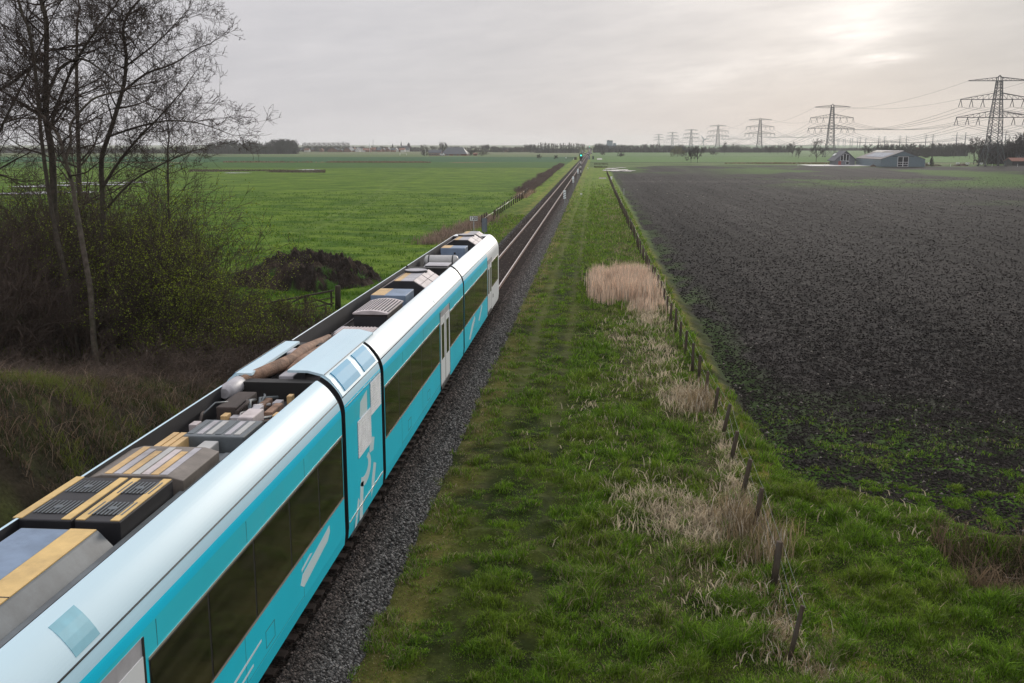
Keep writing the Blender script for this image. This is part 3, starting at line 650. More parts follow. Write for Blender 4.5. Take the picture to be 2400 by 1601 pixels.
    def door(par, y0, y1, z0=1.12, z1=3.66):
        for s in (1, -1):
            mb = MB(); a, b = sorted((s * 1.367, s * 1.376)); mb.box(a, b, y0, y1, z0, z1)
            d = mb.build('door', LGREY, par); mid_ = (y0 + y1) / 2; w = (y1 - y0) / 2
            for k in (0, 1):
                m2 = MB(); a, b = sorted((s * 1.374, s * 1.384)); m2.box(a, b, y0 + k * w + .06, y0 + (k + 1) * w - .03, z0 + .06, z1 - .22); m2.build('door_leaf', WH, d)
                m2 = MB(); a, b = sorted((s * 1.383, s * 1.388)); c = y0 + (k + .5) * w; m2.box(a, b, c - w * .26, c + w * .26, 2.0, 3.2); m2.build('door_glass', GLASS, d)
            m2 = MB(); a, b = sorted((s * 1.375, s * 1.386)); m2.box(a, b, mid_ - .025, mid_ + .025, z0 + .02, z1 - .2); m2.box(a, b, y0, y0 + .05, z0, z1); m2.box(a, b, y1 - .05, y1, z0, z1); m2.build('door_seal', GASK, d)
            m2 = MB(); a, b = sorted((s * 1.30, s * 1.40)); m2.box(a, b, y0 + .1, y1 - .1, z0 - .12, z0 - .02); m2.build('door_step', DARK, d)
    door(mid, 32.45, 34.65); door(far, 47.5, 49.3); door(near, 8.1, 10.15)
    for s in (1, -1):     # cab side window and lamp
        mb = MB(); a, b = sorted((s * 1.366, s * 1.375)); mb.box(a, b, 49.45, 52.75, 2.14, 3.36); mb.build('cab_window', GLASS, far)
        mb = MB(); a, b = sorted((s * 1.369, s * 1.382)); mb.box(a, b, 49.45, 52.75, 2.10, 2.135); mb.box(a, b, 49.45, 52.75, 3.365, 3.40); mb.build('trim_strip', TRIM, far)
        mb = MB(); a, b = sorted((s * 1.36, s * 1.374)); mb.box(a, b, 50.0, 50.25, 1.5, 1.68); mb.build('door_handle', GASK, far)
    mb = MB(); mb.frustum(-.95, .95, 54.45, 54.9, 3.35, -1.0, 1.0, 53.9, 54.1, 4.0); mb.build('windscreen', GLASS, far)
    def seam(par, y0, y1, gaps=()):
        for s in (1, -1):
            mb = MB(); mb.tube([(s * 1.303, y0, 4.03), (s * 1.303, y1, 4.03)], .012, 6); mb.build('seam_line', GASK, par)
    seam(far, 38.8, 52.8); seam(mid, 23.47, 38.43); seam(near, 1, 19.28); seam(pw, 19.64, 23.1)
    PJ = pm('panel_joint', (.03, .16, .20), .7)
    for par, ys in ((near, (3.2, 6.0, 10.2, 13.3, 16.3)), (mid, (25.6, 28.9, 32.3, 34.8)), (far, (41.0, 44.2))):
        for s in (1, -1):
            for y in ys:
                a, b = sorted((s * 1.366, s * 1.3712)); mb = MB(); mb.box(a, b, y, y + .012, 1.2, 1.98); mb.build('panel_joint', PJ, par)
                mb = MB(); mb.box(a, b, y + .3, y + .312, 3.36, 3.70); mb.build('panel_joint', PJ, par)
            a, b = sorted((s * 1.366, s * 1.3712)); mb = MB(); mb.box(a, b, ys[0], ys[-1], 1.232, 1.24); mb.build('panel_joint', PJ, par)
            for y in ys[:-1]:
                a, b = sorted((s * 1.366, s * 1.372)); mb = MB(); mb.box(a, b, y + .9, y + 1.35, 1.32, 1.335); mb.box(a, b, y + .9, y + 1.35, 1.60, 1.615); mb.box(a, b, y + .9, y + .915, 1.335, 1.60); mb.box(a, b, y + 1.335, y + 1.35, 1.335, 1.60); mb.build('hatch', PJ, par)
    # dark rain slots across the roof fairing
    def slot(par, y, w=.09, z0=4.08, z1=4.40, mat=DARK):
        for s in (1, -1):
            pts = [(np.interp(z, [p[1] for p in arc], [p[0] for p in arc]), z) for z in np.linspace(z0, z1, 5)]
            mb = MB(); q = [(s * (a + .004), z + .004) for a, z in pts]; q2 = [(s * (a - .02), z - .02) for a, z in pts]; mb.prism(q + q2[::-1], y, y + w); mb.build('rain_slot', mat, par)
    slot(far, 46.6); slot(mid, 31.9, .16, mat=pm('slot_blue', (.08, .20, .27), .5)); slot(near, 8.9, .5, mat=pm('slot_teal', (.16, .42, .52), .4))
    # pale livery marks (smeared beyond reading in the photograph)
    def decal(par, polys, name='livery_mark', mat=PALE, s=1):
        for p in polys:
            mb = MB()
            f = [(s * 1.3722, y, z) for y, z in p]; bk = [(s * 1.3695, y, z) for y, z in p]; n = len(p)
            mb.add(f + bk, [tuple(range(n)), tuple(range(2 * n - 1, n - 1, -1))] + [(i, i + n, (i + 1) % n + n, (i + 1) % n) for i in range(n)])
            mb.build(name, mat, par)
    decal(near, [[(16.1, 1.52), (16.3, 1.40), (17.95, 1.60), (18.12, 1.72), (18.1, 1.86), (17.6, 1.80), (16.25, 1.66)], [(16.2, 1.72), (16.9, 1.80), (16.75, 1.84), (16.2, 1.78)]])
    decal(near, [[(12.2, 1.48), (14.0, 1.56), (14.0, 1.60), (12.2, 1.54)], [(12.4, 1.30), (13.6, 1.36), (13.6, 1.40), (12.4, 1.35)]])
    decal(far, [[(40.2, 1.25), (40.6, 1.15), (42.4, 1.75), (42.2, 1.9), (41.2, 1.7)], [(43.6, 1.45), (44.0, 1.35), (45.2, 1.85), (44.9, 1.95)]])
    swirl = [(21.2 + .62 * cos(a), 1.98 + .36 * sin(a)) for a in np.linspace(-2.4, .9, 14)] + [(21.15 + .40 * cos(a), 2.04 + .20 * sin(a)) for a in np.linspace(.9, -2.4, 14)]
    decal(pw, [swirl, [(20.55, .98), (20.85, .98), (21.05, 1.75), (20.75, 1.80)], [(20.1, .99), (20.28, .99), (20.62, 1.45), (20.5, 1.55)], [(21.75, 1.10), (22.1, 1.35), (22.35, 1.75), (22.1, 1.85), (21.85, 1.5)], [(21.7, 2.2), (22.1, 2.15), (22.25, 2.42), (22.0, 2.5), (21.75, 2.45)], [(20.85, 3.26), (21.6, 3.2), (21.6, 3.72), (20.95, 3.60)]])
    def louvre(y0, y1, z0, z1, sk):
        mb = MB(); n = int((z1 - z0) / .062)
        mb.box(1.366, 1.373, y0, y1, z0, z1, 1)
        for k in range(n):
            z = z0 + (k + .5) * (z1 - z0) / n; mb.box(1.372, 1.388, y0 + .01, y1 - .01, z - .024, z + .024, 0)
        mb.build('grille', [pm('grille_white', (.93, .94, .95), .5, spec=.2), BLUEG], pw)
    louvre(21.92, 23.02, 3.02, 3.80, 0); louvre(20.62, 21.90, 2.40, 3.24, 0)
    mb = MB(); mb.box(1.368, 1.384, 19.66, 23.08, 1.28, 1.305); mb.box(1.368, 1.378, 19.66, 23.08, 3.83, 3.842); mb.build('trim_strip', TRIM, pw)
    mb = MB(); mb.box(1.35, 1.373, 19.8, 21.4, .90, .96); mb.build('sill_slot', DARK, pw)
    # -- power module cowls
    c = [(.17, 4.60), (.60, 4.60), (.93, 4.52), (1.08, 4.40), (1.22, 4.22), (1.32, 4.06)]
    for s in (1, -1):
        cc = c if s == 1 else [(.60, 4.52)] + c[2:]
        mb = MB(); mb.prism([(s * a, z) for a, z in cc] + [(s * a * .98, z - .05) for a, z in cc[::-1]], 19.66, 23.10, 0)
        if s == 1: mb.prism([(s * a, z) for a, z in c[:3]] + [(s * a, z - .05) for a, z in c[:3][::-1]], 23.10, 24.35, 0)
        cw = mb.build('roof_cowl', FAIR2, pw)
        for y0, y1 in ((19.95, 21.35), (21.75, 22.9)):
            f = [(.985, 4.482), (1.08, 4.40), (1.22, 4.22), (1.295, 4.10)]
            mb = MB(); mb.prism([(s * (a + .016), z + .016) for a, z in f] + [(s * (a - .01), z - .01) for a, z in f[::-1]], y0, y1); mb.build('cowl_panel', BLUEP, cw)
        mb = MB(); mb.tube([(s * .955, 19.66, 4.525), (s * .955, 23.1, 4.525)], .012, 4); mb.build('seam_line', GASK, cw)
    # -- roof equipment, each unit a part of the train
    def part(name, fn, m, bevel=0, par=root, label=None):
        mb = MB(); fn(mb); o = mb.build(name, m, par, bevel)
        if label: o['label'] = label
        return o
    def aircon(y0, y1, disc=True, hood=False):
        o = part('air_conditioning_unit', lambda mb: (mb.prism([(-.82, 3.95), (.82, 3.95), (.80, 4.30), (.33, 4.60), (-.33, 4.60), (-.80, 4.30)], y0, y1, 0)), [DARK], .015)
        part('top_panel', lambda mb: mb.box(-.10, .32, y0 + .02, y1 - .02, 4.598, 4.612), LGREY, 0, o); part('tan_panel', lambda mb: mb.box(-.32, -.105, y0 + .02, y1 - .02, 4.598, 4.611), TAN, 0, o)
        for s in (1, -1):
            for k in range(2):
                a = y0 + .03 + k * (y1 - y0) / 2; b = y0 - .03 + (k + 1) * (y1 - y0) / 2
                for u0, u1 in ((.02, .48), (.52, .97)):
                    p = lambda u: (s * (.34 + .47 * u), 4.604 - .30 * u)
                    part('side_panel', lambda mb: mb.prism([p(u0), p(u1), (p(u1)[0], p(u1)[1] + .022), (p(u0)[0], p(u0)[1] + .022)], a + .04 * (k + u0), b), PINK, 0, o)
        if disc:
            part('fan_cover', lambda mb: (mb.tube([(0, y1 - .75, 4.60), (0, y1 - .75, 4.68)], .42, 24, 1), mb.tube([(0, y1 - .75, 4.68), (0, y1 - .75, 4.695)], .40, 24, 0)), [LGREY, DARK], 0, o)
        return o
    aircon(52.0 - .6, 53.0, False); aircon(48.1, 51.0); aircon(33.3, 36.5)
    for y0, y1 in ((45.3, 46.5), (30.7, 32.2)):
        o = part('equipment_box', lambda mb: mb.box(-.56, .56, y0, y1, 3.95, 4.50), BLUEG, .02)
        part('tan_panel', lambda mb: mb.box(-.545, -.12, y0 + .015, y1 - .015, 4.499, 4.508), TAN, 0, o); part('latch', lambda mb: mb.box(.05, .14, y0 - .02, y0, 4.22, 4.30), DARK, 0, o)
    o = part('air_tank', lambda mb: mb.tube([(-.74, 41.9, 4.26), (-.68, 41.9, 4.26), (-.62, 41.9, 4.26), (.62, 41.9, 4.26), (.68, 41.9, 4.26), (.74, 41.9, 4.26)], [.12, .25, .29, .29, .25, .12], 20), TANKM)
    for x in (-.52, .5): part('tank_strap', lambda mb: mb.tube([(x - .025, 41.9, 4.26), (x + .025, 41.9, 4.26)], .297, 20), DARK, 0, o)
    part('tank_bracket', lambda mb: mb.box(.72, .84, 41.6, 42.2, 3.95, 4.2), LGREY, .01); part('tank_bracket', lambda mb: mb.box(-.5, -.4, 41.6, 42.2, 3.95, 4.05), LGREY, .01)
    o = part('equipment_box', lambda mb: mb.box(-.2, .70, 38.9, 39.9, 3.95, 4.44), DARK, .02); part('lid', lambda mb: mb.box(-.22, .72, 38.85, 39.95, 4.44, 4.47), LGREY, .006, o)
    part('cable_box', lambda mb: mb.box(-.55, -.28, 39.4, 40.6, 3.95, 4.22), LGREY, .02); part('cable_box', lambda mb: mb.box(.40, .80, 37.0, 37.9, 3.95, 4.2), DARK, .02)
    for k in range(4): part('roof_pipe', lambda mb: mb.tube([(-.78 + .05 * k, 23.6, 3.99 + .03 * k), (-.78 + .05 * k, 47.0, 3.99 + .03 * k)], .016, 6), DKBR if k % 2 else LGREY)
    # cooler with slotted cover
    o = part('cooler_box', lambda mb: mb.box(-.36, .62, 27.6, 29.9, 3.95, 4.42), DKBR, .02)
    part('cooler_cover', lambda mb: mb.prism([(-.38, 4.42), (.64, 4.42), (.64, 4.46), (.38, 4.52), (.13, 4.54), (-.12, 4.52), (-.38, 4.46)], 27.55, 29.95), PINK, .006, o)
    for k in range(11):
        x = -.32 + k * .09; zt = np.interp(x, [-.38, -.12, .13, .38, .64], [4.46, 4.52, 4.54, 4.52, 4.46]); part('cooler_slot', lambda mb: mb.box(x, x + .036, 27.75, 29.75, zt - .01, zt + .008), DARK, 0, o)
    o = part('cooler_intake', lambda mb: mb.box(-.34, .60, 27.55, 27.6, 4.0, 4.36), DARK, 0)
    part('vent_cap', lambda mb: mb.box(-.62, -.42, 26.3, 27.2, 3.95, 4.15), LGREY, .03); part('vent_cap', lambda mb: mb.box(-.62, -.4, 29.6, 30.2, 3.95, 4.2), LGREY, .03); part('vent_cap', lambda mb: mb.box(.70, .80, 25.2, 26.2, 3.95, 4.15), COPP, .03)
    part('ribbed_panel', lambda mb: (mb.box(-.12, .80, 24.38, 25.5, 3.95, 4.44), [mb.box(-.10 + .09 * k, -.06 + .09 * k, 24.4, 25.48, 4.44, 4.458) for k in range(10)]), PINK, 0)
    part('walkway_plate', lambda mb: mb.box(-.84, .84, 23.5, 27.5, 3.932, 3.945), FLOOR)
    # exhaust run over the power module
    def ex(name, pts, rad, m, n=14): part(name, lambda mb: mb.tube(pts, rad, n), m)
    ex('exhaust_pipe', [(-.28, 24.6, 4.32), (-.30, 23.6, 4.36), (-.34, 22.6, 4.40), (-.30, 21.6, 4.42), (-.38, 20.8, 4.42), (-.62, 20.0, 4.40), (-.78, 19.5, 4.36)], [.09, .12, .15, .13, .15, .13, .12], COPP)
    ex('exhaust_pipe', [(-.05, 23.4, 4.34), (-.06, 22.4, 4.38), (-.12, 21.5, 4.36), (-.10, 20.7, 4.30)], [.08, .10, .11, .12], COPP)
    ex('exhaust_pipe', [(-.55, 24.4, 4.20), (-.56, 23.2, 4.22), (-.50, 22.2, 4.24)], [.06, .08, .07], COPP)
    ex('silencer', [(-.80, 19.55, 4.34), (-.80, 19.45, 4.34), (-.80, 18.75, 4.34), (-.80, 18.62, 4.34)][::-1], [.10, .17, .17, .10], LGREY)
    for (x0, x1, y0, y1, z, m) in ((-.55, -.30, 21.9, 22.4, 4.5, LGREY), (-.20, .12, 20.2, 21.1, 4.35, LGREY), (-.62, -.15, 22.8, 23.6, 4.30, DKBR), (-.4, .1, 19.7, 20.2, 4.25, DKBR), (-.25, .14, 22.0, 22.9, 4.18, DARK)):
        part('engine_cover', lambda mb: mb.box(x0, x1, y0, y1, 3.95, z), m, .02)
    # near car: engine gear and two big cooling units
    rr = random.Random(4)
    for (x0, x1, y0, y1, z, m, nm) in ((-.55, .82, 16.75, 19.2, 4.06, DARK, 'equipment_tray'), (-.50, -.12, 17.4, 18.6, 4.40, DKBR, 'equipment_box'), (.22, .50, 16.55, 17.15, 4.46, PINK, 'equipment_box'), (.30, .46, 17.7, 18.4, 4.24, COPP, 'equipment_box'), (.02, .16, 17.9, 18.7, 4.26, COPP, 'equipment_box'), (.55, .75, 17.4, 18.8, 4.18, BLUEG, 'equipment_box'),
                                      (-.34, .70, 15.5, 16.5, 4.42, MGREY, 'equipment_box'), (.05, .30, 15.0, 15.45, 4.36, TANKM, 'equipment_box'), (.35, .6, 14.9, 15.3, 4.20, MGREY, 'equipment_box'), (-.84, -.62, 14.9, 16.4, 4.1, MGREY, 'equipment_box')):
        part(nm, lambda mb: mb.box(x0, x1, y0, y1, 3.95, z), m, .02)
    for k in range(3): part('tan_strip', lambda mb: mb.box(-.60 + .13 * k, -.50 + .13 * k, 14.85, 15.75, 4.2, 4.40), TAN, .004)
    part('equipment_box', lambda mb: mb.box(-.61, -.22, 14.84, 15.76, 3.95, 4.2), DARK, .01)
    for k in range(4): part('roof_cable', lambda mb: mb.tube([(.62 + .06 * k, 1.2, 3.98 + .02 * (k % 2)), (.62 + .06 * k, 15.0, 3.98 + .02 * (k % 2)), (.55 + .06 * k, 19.2, 4.08)], .014, 6), LGREY if k == 2 else DARK)
    part('side_rail', lambda mb: mb.box(.50, .58, 1.2, 15.2, 4.20, 4.24), MGREY)
    o = part('air_conditioning_unit', lambda mb: mb.prism([(-.88, 3.95), (.56, 3.95), (.56, 4.40), (.34, 4.46), (-.66, 4.46), (-.88, 4.40)], 13.35, 14.78), pm('grimy_unit', (.20, .175, .15), .6, 0, .3, 3, dirt=(.07, .06, .05, .9)), .015)
    for k in range(7): part('tan_panel', lambda mb: mb.box(-.64 + .14 * k, -.53 + .14 * k, 13.4, 14.7 - .1 * (k % 3), 4.458, 4.468), [TAN, LGREY, TAN, TANKM, PINK, TAN, LGREY][k], 0, o)
    for x0, x1 in ((-.96, -.17), (-.12, .48)):
        o = part('cooling_fan_unit', lambda mb: mb.box(x0, x1, 11.55, 13.2, 3.95, 4.47), DARK, .02)
        for a in (x0 + .01, x1 - .13): part('yellow_edge', lambda mb: mb.box(a, a + .12, 11.57, 13.18, 4.47, 4.482), YEL, 0, o)
        xm = (x0 + x1) / 2
        for yy in (11.98, 12.78):
            part('fan_grille', lambda mb: [mb.tube([(xm, yy, 4.468), (xm, yy, 4.478)], .225, 20, 1)] + [mb.box(xm - .22 + .055 * q, xm - .20 + .055 * q, yy - .23, yy + .23, 4.480, 4.488) for q in range(9)] + [mb.tube([(xm, yy, 4.478), (xm, yy, 4.492)], .06, 12)], [MGREY, GASK], 0, o)
    o = part('roof_housing', lambda mb: mb.prism([(-.90, 3.95), (.50, 3.95), (.50, 4.22), (.30, 4.44), (-.70, 4.44), (-.90, 4.30)], 2.0, 11.35), MGREY, .02)
    part('blue_panel', lambda mb: mb.box(-.68, -.06, 6.0, 11.3, 4.439, 4.449), BLUEG, 0, o); part('yellow_edge', lambda mb: mb.box(-.05, .29, 6.0, 11.33, 4.439, 4.453), YEL, 0, o)
    for k in range(5): part('panel_seam', lambda mb: mb.box(-.70, .30, 5.0 + 1.1 * k, 5.02 + 1.1 * k, 4.452, 4.456), DARK, 0, o)
    for k in range(34):
        y = rr.uniform(16.8, 19.1) if k < 22 else rr.uniform(14.9, 19.2); x = rr.uniform(-.1, .8) if k % 2 else rr.uniform(-.75, .8); z = rr.uniform(4.1, 4.36)
        if k % 3 == 0: part('hose', lambda mb: mb.tube([(x, y - .5, z), (x + rr.uniform(-.15, .15), y - .1, z + .1), (x + rr.uniform(-.3, .3), y + .4, z)], rr.uniform(.015, .04), 8), rr.choice([LGREY, DKBR, MGREY, COPP]))
        else: part('small_fitting', lambda mb: mb.box(x - rr.uniform(.04, .12), x + .06, y - rr.uniform(.05, .2), y + .08, 4.0, z), rr.choice([PINK, DKBR, MGREY, LGREY, BLUEG, TAN, LGREY]), .01)
    for k in range(6): part('louvre_strip', lambda mb: mb.box(-.30 + .16 * k, -.20 + .16 * k, 15.6, 16.4, 4.42, 4.432), [MGREY, LGREY, TANKM][k % 3])
    for y in (15.2, 17.0, 36.9, 43.2, 47.3, 26.8, 30.3): part('cross_brace', lambda mb: mb.box(-.86, .86, y, y + .06, 3.95, 4.02), DKBR)
    # running gear just showing under the skirts
    for y in (4, 18.2, 20.3, 22.4, 38.6, 50.5):
        o = part('bogie', lambda mb: mb.box(-1.12, 1.12, y - 1.1, y + 1.1, .86, 1.05), DARK)
        for d in (-.9, .9):
            for s in (-1, 1): part('wheel', lambda mb: mb.tube([(s * .69, y + d, 1.10), (s * .82, y + d, 1.10)], .40, 20), DKBR, 0, o)
build_train()

# ---------------------------------------------------------------- fences
def build_fences():
    r = random.Random(5)
    ys = [16.9, 19.9, 23.0, 25.3, 28.1, 30.7, 33.5, 36.0, 38.1, 40.3, 43.0, 46.1, 48.7, 51.5, 54.2]
    xs = [3.82, 3.95, 4.09, 4.17, 4.22, 4.34, 4.32, 4.25, 4.17, 4.12, 4.10, 4.12, 4.10, 4.08, 4.07]
    while ys[-1] < 330: ys.append(ys[-1] + 2.75 + r.uniform(-.2, .2)); xs.append(4.07 - .3 * min(1, (ys[-1] - 54) / 110.) + r.uniform(-.05, .05))
    root = empty('wire_fence', (4, 30, 0), 'wire fence with leaning grey wooden posts dividing the grass strip from the ploughed field', 'fence')
    tops = []
    for i, (x, y) in enumerate(zip(xs, ys)):
        if len(tops) >= 112: break
        ln = r.uniform(-.03, .05); ly = r.uniform(-.04, .04); h = 1.08 + r.uniform(-.08, .1); w = .062
        if i < 8: ln = [.16, .07, .13, .17, .16, .17, .10, .05][i]; w = [.045, .075, .06, .066, .066, .06, .06, .06][i]
        bx = x - ln * h; gz = float(ground_z([bx], [y])[0]) - .12
        mb = MB(); n = 7; top = (x, y + ly, gz + .12 + h)
        mb.tube([(bx - ln * .12, y, gz), (bx + ln * h * .5, y + ly * .5, gz + .12 + h * .5), (top[0] - ln * .03, top[1], top[2] - .02), top], [w * 1.05, w, w * .97, w * .8], n)
        if i == 0: first = mb.build('post', M_post, root)
        else: mb.build('post', M_post, root)
        o = COL.objects[-1]; tops.append((top, ln))
    for o in [c for c in COL.objects if c.parent == root]: o.matrix_parent_inverse = root.matrix_basis.inverted()
    for k, f in enumerate((.95, .62, .30)):
        mb = MB(); pts = []
        for (t, ln), (t2, l2) in zip(tops[:-1], tops[1:]):
            p = lambda t, ln: np.array((t[0] + .065 - ln * 1.05 * (1 - f), t[1], t[2] - 1.05 * (1 - f)))
            a, b = p(t, ln), p(t2, l2)
            for q in (0, .5): pts.append(a + (b - a) * q - np.array((0, 0, .05 * (q == .5))))
        mb.tube(pts, .003, 4, caps=False); o = mb.build('wire', M_wire, root, fixn=False); o.matrix_parent_inverse = root.matrix_basis.inverted()
    # left boundary fence
    root = empty('wire_fence', (-12.3, 150, 0), 'row of dark stub posts along the pasture edge left of the rails', 'fence')
    y = 112.; i = 0
    while y < 188:
        x = -12.25 - .25 * sin(y * .1) - (0.6 if y < 120 else 0); gz = float(ground_z([x], [y])[0]); mb = MB(); ln = r.uniform(-.06, .06)
        mb.tube([(x, y, gz - .1), (x + ln, y, gz + 1.25 + r.uniform(-.15, .1))], [.10, .085], 6); o = mb.build('post', M_postdark, root); o.matrix_parent_inverse = root.matrix_basis.inverted()
        y += 3.2 + r.uniform(-.3, .3)
    mb = MB(); mb.tube([(-12.3, 112, 1.0), (-12.3, 150, .95), (-12.3, 188, 1.0)], .008, 4); o = mb.build('wire', M_wire, root); o.matrix_parent_inverse = root.matrix_basis.inverted()
    # old field gate and its posts beside the embankment
    def post(x, y, h, w, label, g=None):
        gz = float(ground_z([x], [y])[0]); mb = MB(); mb.tube([(x, y, gz - .1), (x + .02, y, gz + h * .55), (x + .03, y, gz + h - .03), (x + .03, y, gz + h)], [w, w * .97, w * .93, w * .8], 8)
        tag(mb.build('gate_post', M_postdark, None), label, 'post', g)
    post(-17.45, 48.4, 1.35, .14, 'thick old gate post with flat top at the left end of the broken field gate')
    post(-14.30, 54.4, 1.35, .17, 'stout gate post at the right end of the field gate, close to the train roof')
    post(-15.05, 46.9, 1.0, .10, 'short stump post in the dry scrub in front of the field gate')
    post(-15.65, 45.8, .8, .10, 'lower stump post left of the short stump post in the scrub')
    post(-14.55, 49.0, .7, .09, 'small stump post right of the two stumps, half hidden behind the train')
    post(-17.3, 45.6, .95, .08, 'thin stump post among brown brambles left of the gate stumps')
    root = empty('field_gate', (-16, 51.5, 0), 'weathered wooden field gate sagging between two thick posts below the manure heap', 'gate')
    a = np.array((-17.3, 48.7, .1)); b = np.array((-14.45, 54.1, .1)); 
    for nm, p, q, w in (('top_rail', a + (0, 0, 1.0), b + (0, 0, 1.05), .09), ('bottom_rail', a + (0, 0, .3), b + (0, 0, .35), .08), ('middle_rail', a + (0, 0, .62), b + (0, 0, .68), .05),
                     ('stile', a + (b - a) * .03 + (0, 0, .15), a + (b - a) * .03 + (0, 0, 1.05), .09), ('stile', a + (b - a) * .32 + (0, 0, .1), a + (b - a) * .32 + (0, 0, 1.1), .10), ('stile', a + (b - a) * .64 + (0, 0, .15), a + (b - a) * .64 + (0, 0, 1.0), .12), ('stile', a + (b - a) * .97 + (0, 0, .15), a + (b - a) * .97 + (0, 0, 1.1), .09),
                     ('brace', a + (b - a) * .03 + (0, 0, .3), a + (b - a) * .62 + (0, 0, 1.0), .07), ('brace', a + (b - a) * .95 + (0, 0, .3), a + (b - a) * .66 + (0, 0, 1.0), .07), ('brace', a + (b - a) * .3 + (0, 0, 1.0), a + (b - a) * .06 + (0, 0, .3), .06)):
        mb = MB(); mb.beam(p, q, w); o = mb.build(nm, M_postdark, root); o.matrix_parent_inverse = root.matrix_basis.inverted()
build_fences()

# ---------------------------------------------------------------- railway signs and signals
def build_railway_furniture():
    BL = pm('board_blue_white', (.86, .92, .96), .4, 0, .04); DK = pm('board_dark', (.03, .035, .045), .5, 0, .1)
    GB = pm('grey_board_back', (.17, .20, .24), .45, .1, .15, 6); RED = pm('red_paint', (.45, .03, .02), .5)
    CON = pm('concrete_foot', (.10, .09, .07), .9)
    for i, (x, y, h, n, lab) in enumerate(((-4.06, 137.7, 2.95, 4, 'nearest striped distance board on a thin post beside the rails'), (-4.15, 195.9, 2.95, 3, 'middle striped distance board on a thin post beside the rails'), (-4.3, 258, 2.9, 2, 'farthest striped distance board, just before the green signal'))):
        root = empty('distance_board', (x, y, 0), lab, 'sign', 'striped distance boards before the signal')
        mb = MB(); w = .36; mb.box(-w / 2, w / 2, -.02, 0, h - 1.12, h, 0)
        for k in range(n - 1 if n > 2 else 1):
            z0 = h - 1.0 + (k + .25) * .30; t = .085
            mb.add([(-w / 2, -.024, z0 - .12), (w / 2, -.024, z0 + .08), (w / 2, -.024, z0 + .08 + t), (-w / 2, -.024, z0 - .12 + t)], [(0, 1, 2, 3)], 1)
        mb.build('board', [BL, DK], root, fixn=False)
        mb = MB(); mb.tube([(0, .02, 0), (0, .02, h - .1)], .03, 8); mb.build('post', M_grey, root)
        mb = MB(); mb.tube([(0, 0, -.1), (0, 0, .12), (0, 0, .2)], [.35, .32, .2], 10); mb.build('foot', CON, root)
    # signals
    def signal(x, y, H, lab, big=True):
        root = empty('railway_signal', (x, y, 0), lab, 'signal')
        mb = MB(); n = 7; 
        for k in range(n):
            z0 = .25 + (H - 1.9) * k / n; z1 = .25 + (H - 1.9) * (k + 1) / n; mb.tube([(0, 0, z0), (0, 0, z1)], .10 if big else .14, 10, k % 2)
        mb.build('mast', [M_black, M_white], root)
        mb = MB(); mb.frustum(-.3, .3, -.3, .3, -.1, -.15, .15, -.15, .15, .4); mb.build('foot', M_black, root)
        mb = MB(); w, h0 = .44, H - 1.75
        mb.prism([(-w, H), (w, H), (w, h0 + .35), (w * .6, h0), (-w * .6, h0), (-w, h0 + .35)], -.06, 0); hd = mb.build('signal_head', M_black, root)
        mb = MB(); mb.box(-.12, .12, .0, .25, h0 + .1, H - .2); mb.box(-.13, .13, -.1, .1, h0 - .35, h0 + .02); mb.build('housing', M_black, hd)
        L = pm('green_lamp', (.05, .5, .4), .3, emit=(.06, 1.0, .72, 7.)); mb = MB(); mb.tube([(0, -.09, H - .55), (0, -.062, H - .55)], .15, 16); mb.build('green_lamp', L, hd)
        for z in (H - .95, H - 1.3): mb = MB(); mb.tube([(0, -.09, z), (0, -.062, z)], .12, 14); mb.build('dark_lamp', DK, hd)
        mb = MB()
        for s in (-.2, .2): mb.beam((s, .2, .2), (s, .2, H - 1.6), .03)
        for k in range(int(H * 3) - 5): mb.beam((-.2, .2, .3 + k * .33), (.2, .2, .3 + k * .33), .025)
        mb.build('ladder', M_black, root)
    signal(-4.09, 296, 6.4, 'railway signal showing green on a black and white banded mast')
    signal(wx(1381.8, 1000), 1000, 6.5, 'tiny distant railway signal showing green beyond the level crossing', False)
    # speed sign reading 120 with a grey plate behind it
    Yp = 90.5; root = empty('speed_sign', (-10.92, Yp, 0), 'white number board reading 120 on a grey post behind the front of the train', 'sign')
    mb = MB(); mb.box(-.34, .34, -.02, 0, 2.32, 2.72, 0); mb.box(-.37, .37, -.01, .02, 2.29, 2.75, 1); mb.build('board', [M_white, DK], root)
    cu = bpy.data.curves.new('digits', 'FONT'); cu.body = '120'; cu.size = .42; cu.align_x = 'CENTER'; cu.align_y = 'CENTER'; cu.extrude = .003; cu.offset = .008
    tmp = bpy.data.objects.new('digits', cu); COL.objects.link(tmp); bpy.context.view_layer.update()
    dg = bpy.context.evaluated_depsgraph_get(); me = bpy.data.meshes.new_from_object(tmp.evaluated_get(dg)); bpy.data.objects.remove(tmp)
    me.materials.clear(); o = link('digits', me, M_black, root); o.rotation_euler = (R(90), 0, 0); o.location = (0, -.024, 2.52)
    mb = MB(); mb.tube([(0, .03, -.1), (0, .03, 2.75)], .035, 8); mb.build('post', M_grey, root)
    root = empty('plate_sign', (-11.15, 101.5, 0), 'tall narrow grey metal plate seen from behind, standing right of the speed sign', 'sign')
    mb = MB(); mb.prism([(-.24, .35), (.24, .35), (.27, .5), (.27, 1.72), (-.27, 1.72), (-.27, .5)], -.02, .01, 0); mb.box(-.03, .03, -.05, -.02, .30, 1.8, 0)
    for s in (-1, 1): mb.box(s * .265 - .02, s * .265 + .02, -.04, .02, .4, 1.72, 1)
    mb.build('plate', [GB, DK], root); mb = MB(); mb.tube([(0, .0, -.1), (0, .0, .4)], .035, 8); mb.build('post', M_grey, root)
    # small marker, km plates, cable trough
    root = empty('marker_post', (-2.3, 175.6, 0), 'small white number plate on a short stake in the grass right of the boards', 'marker')
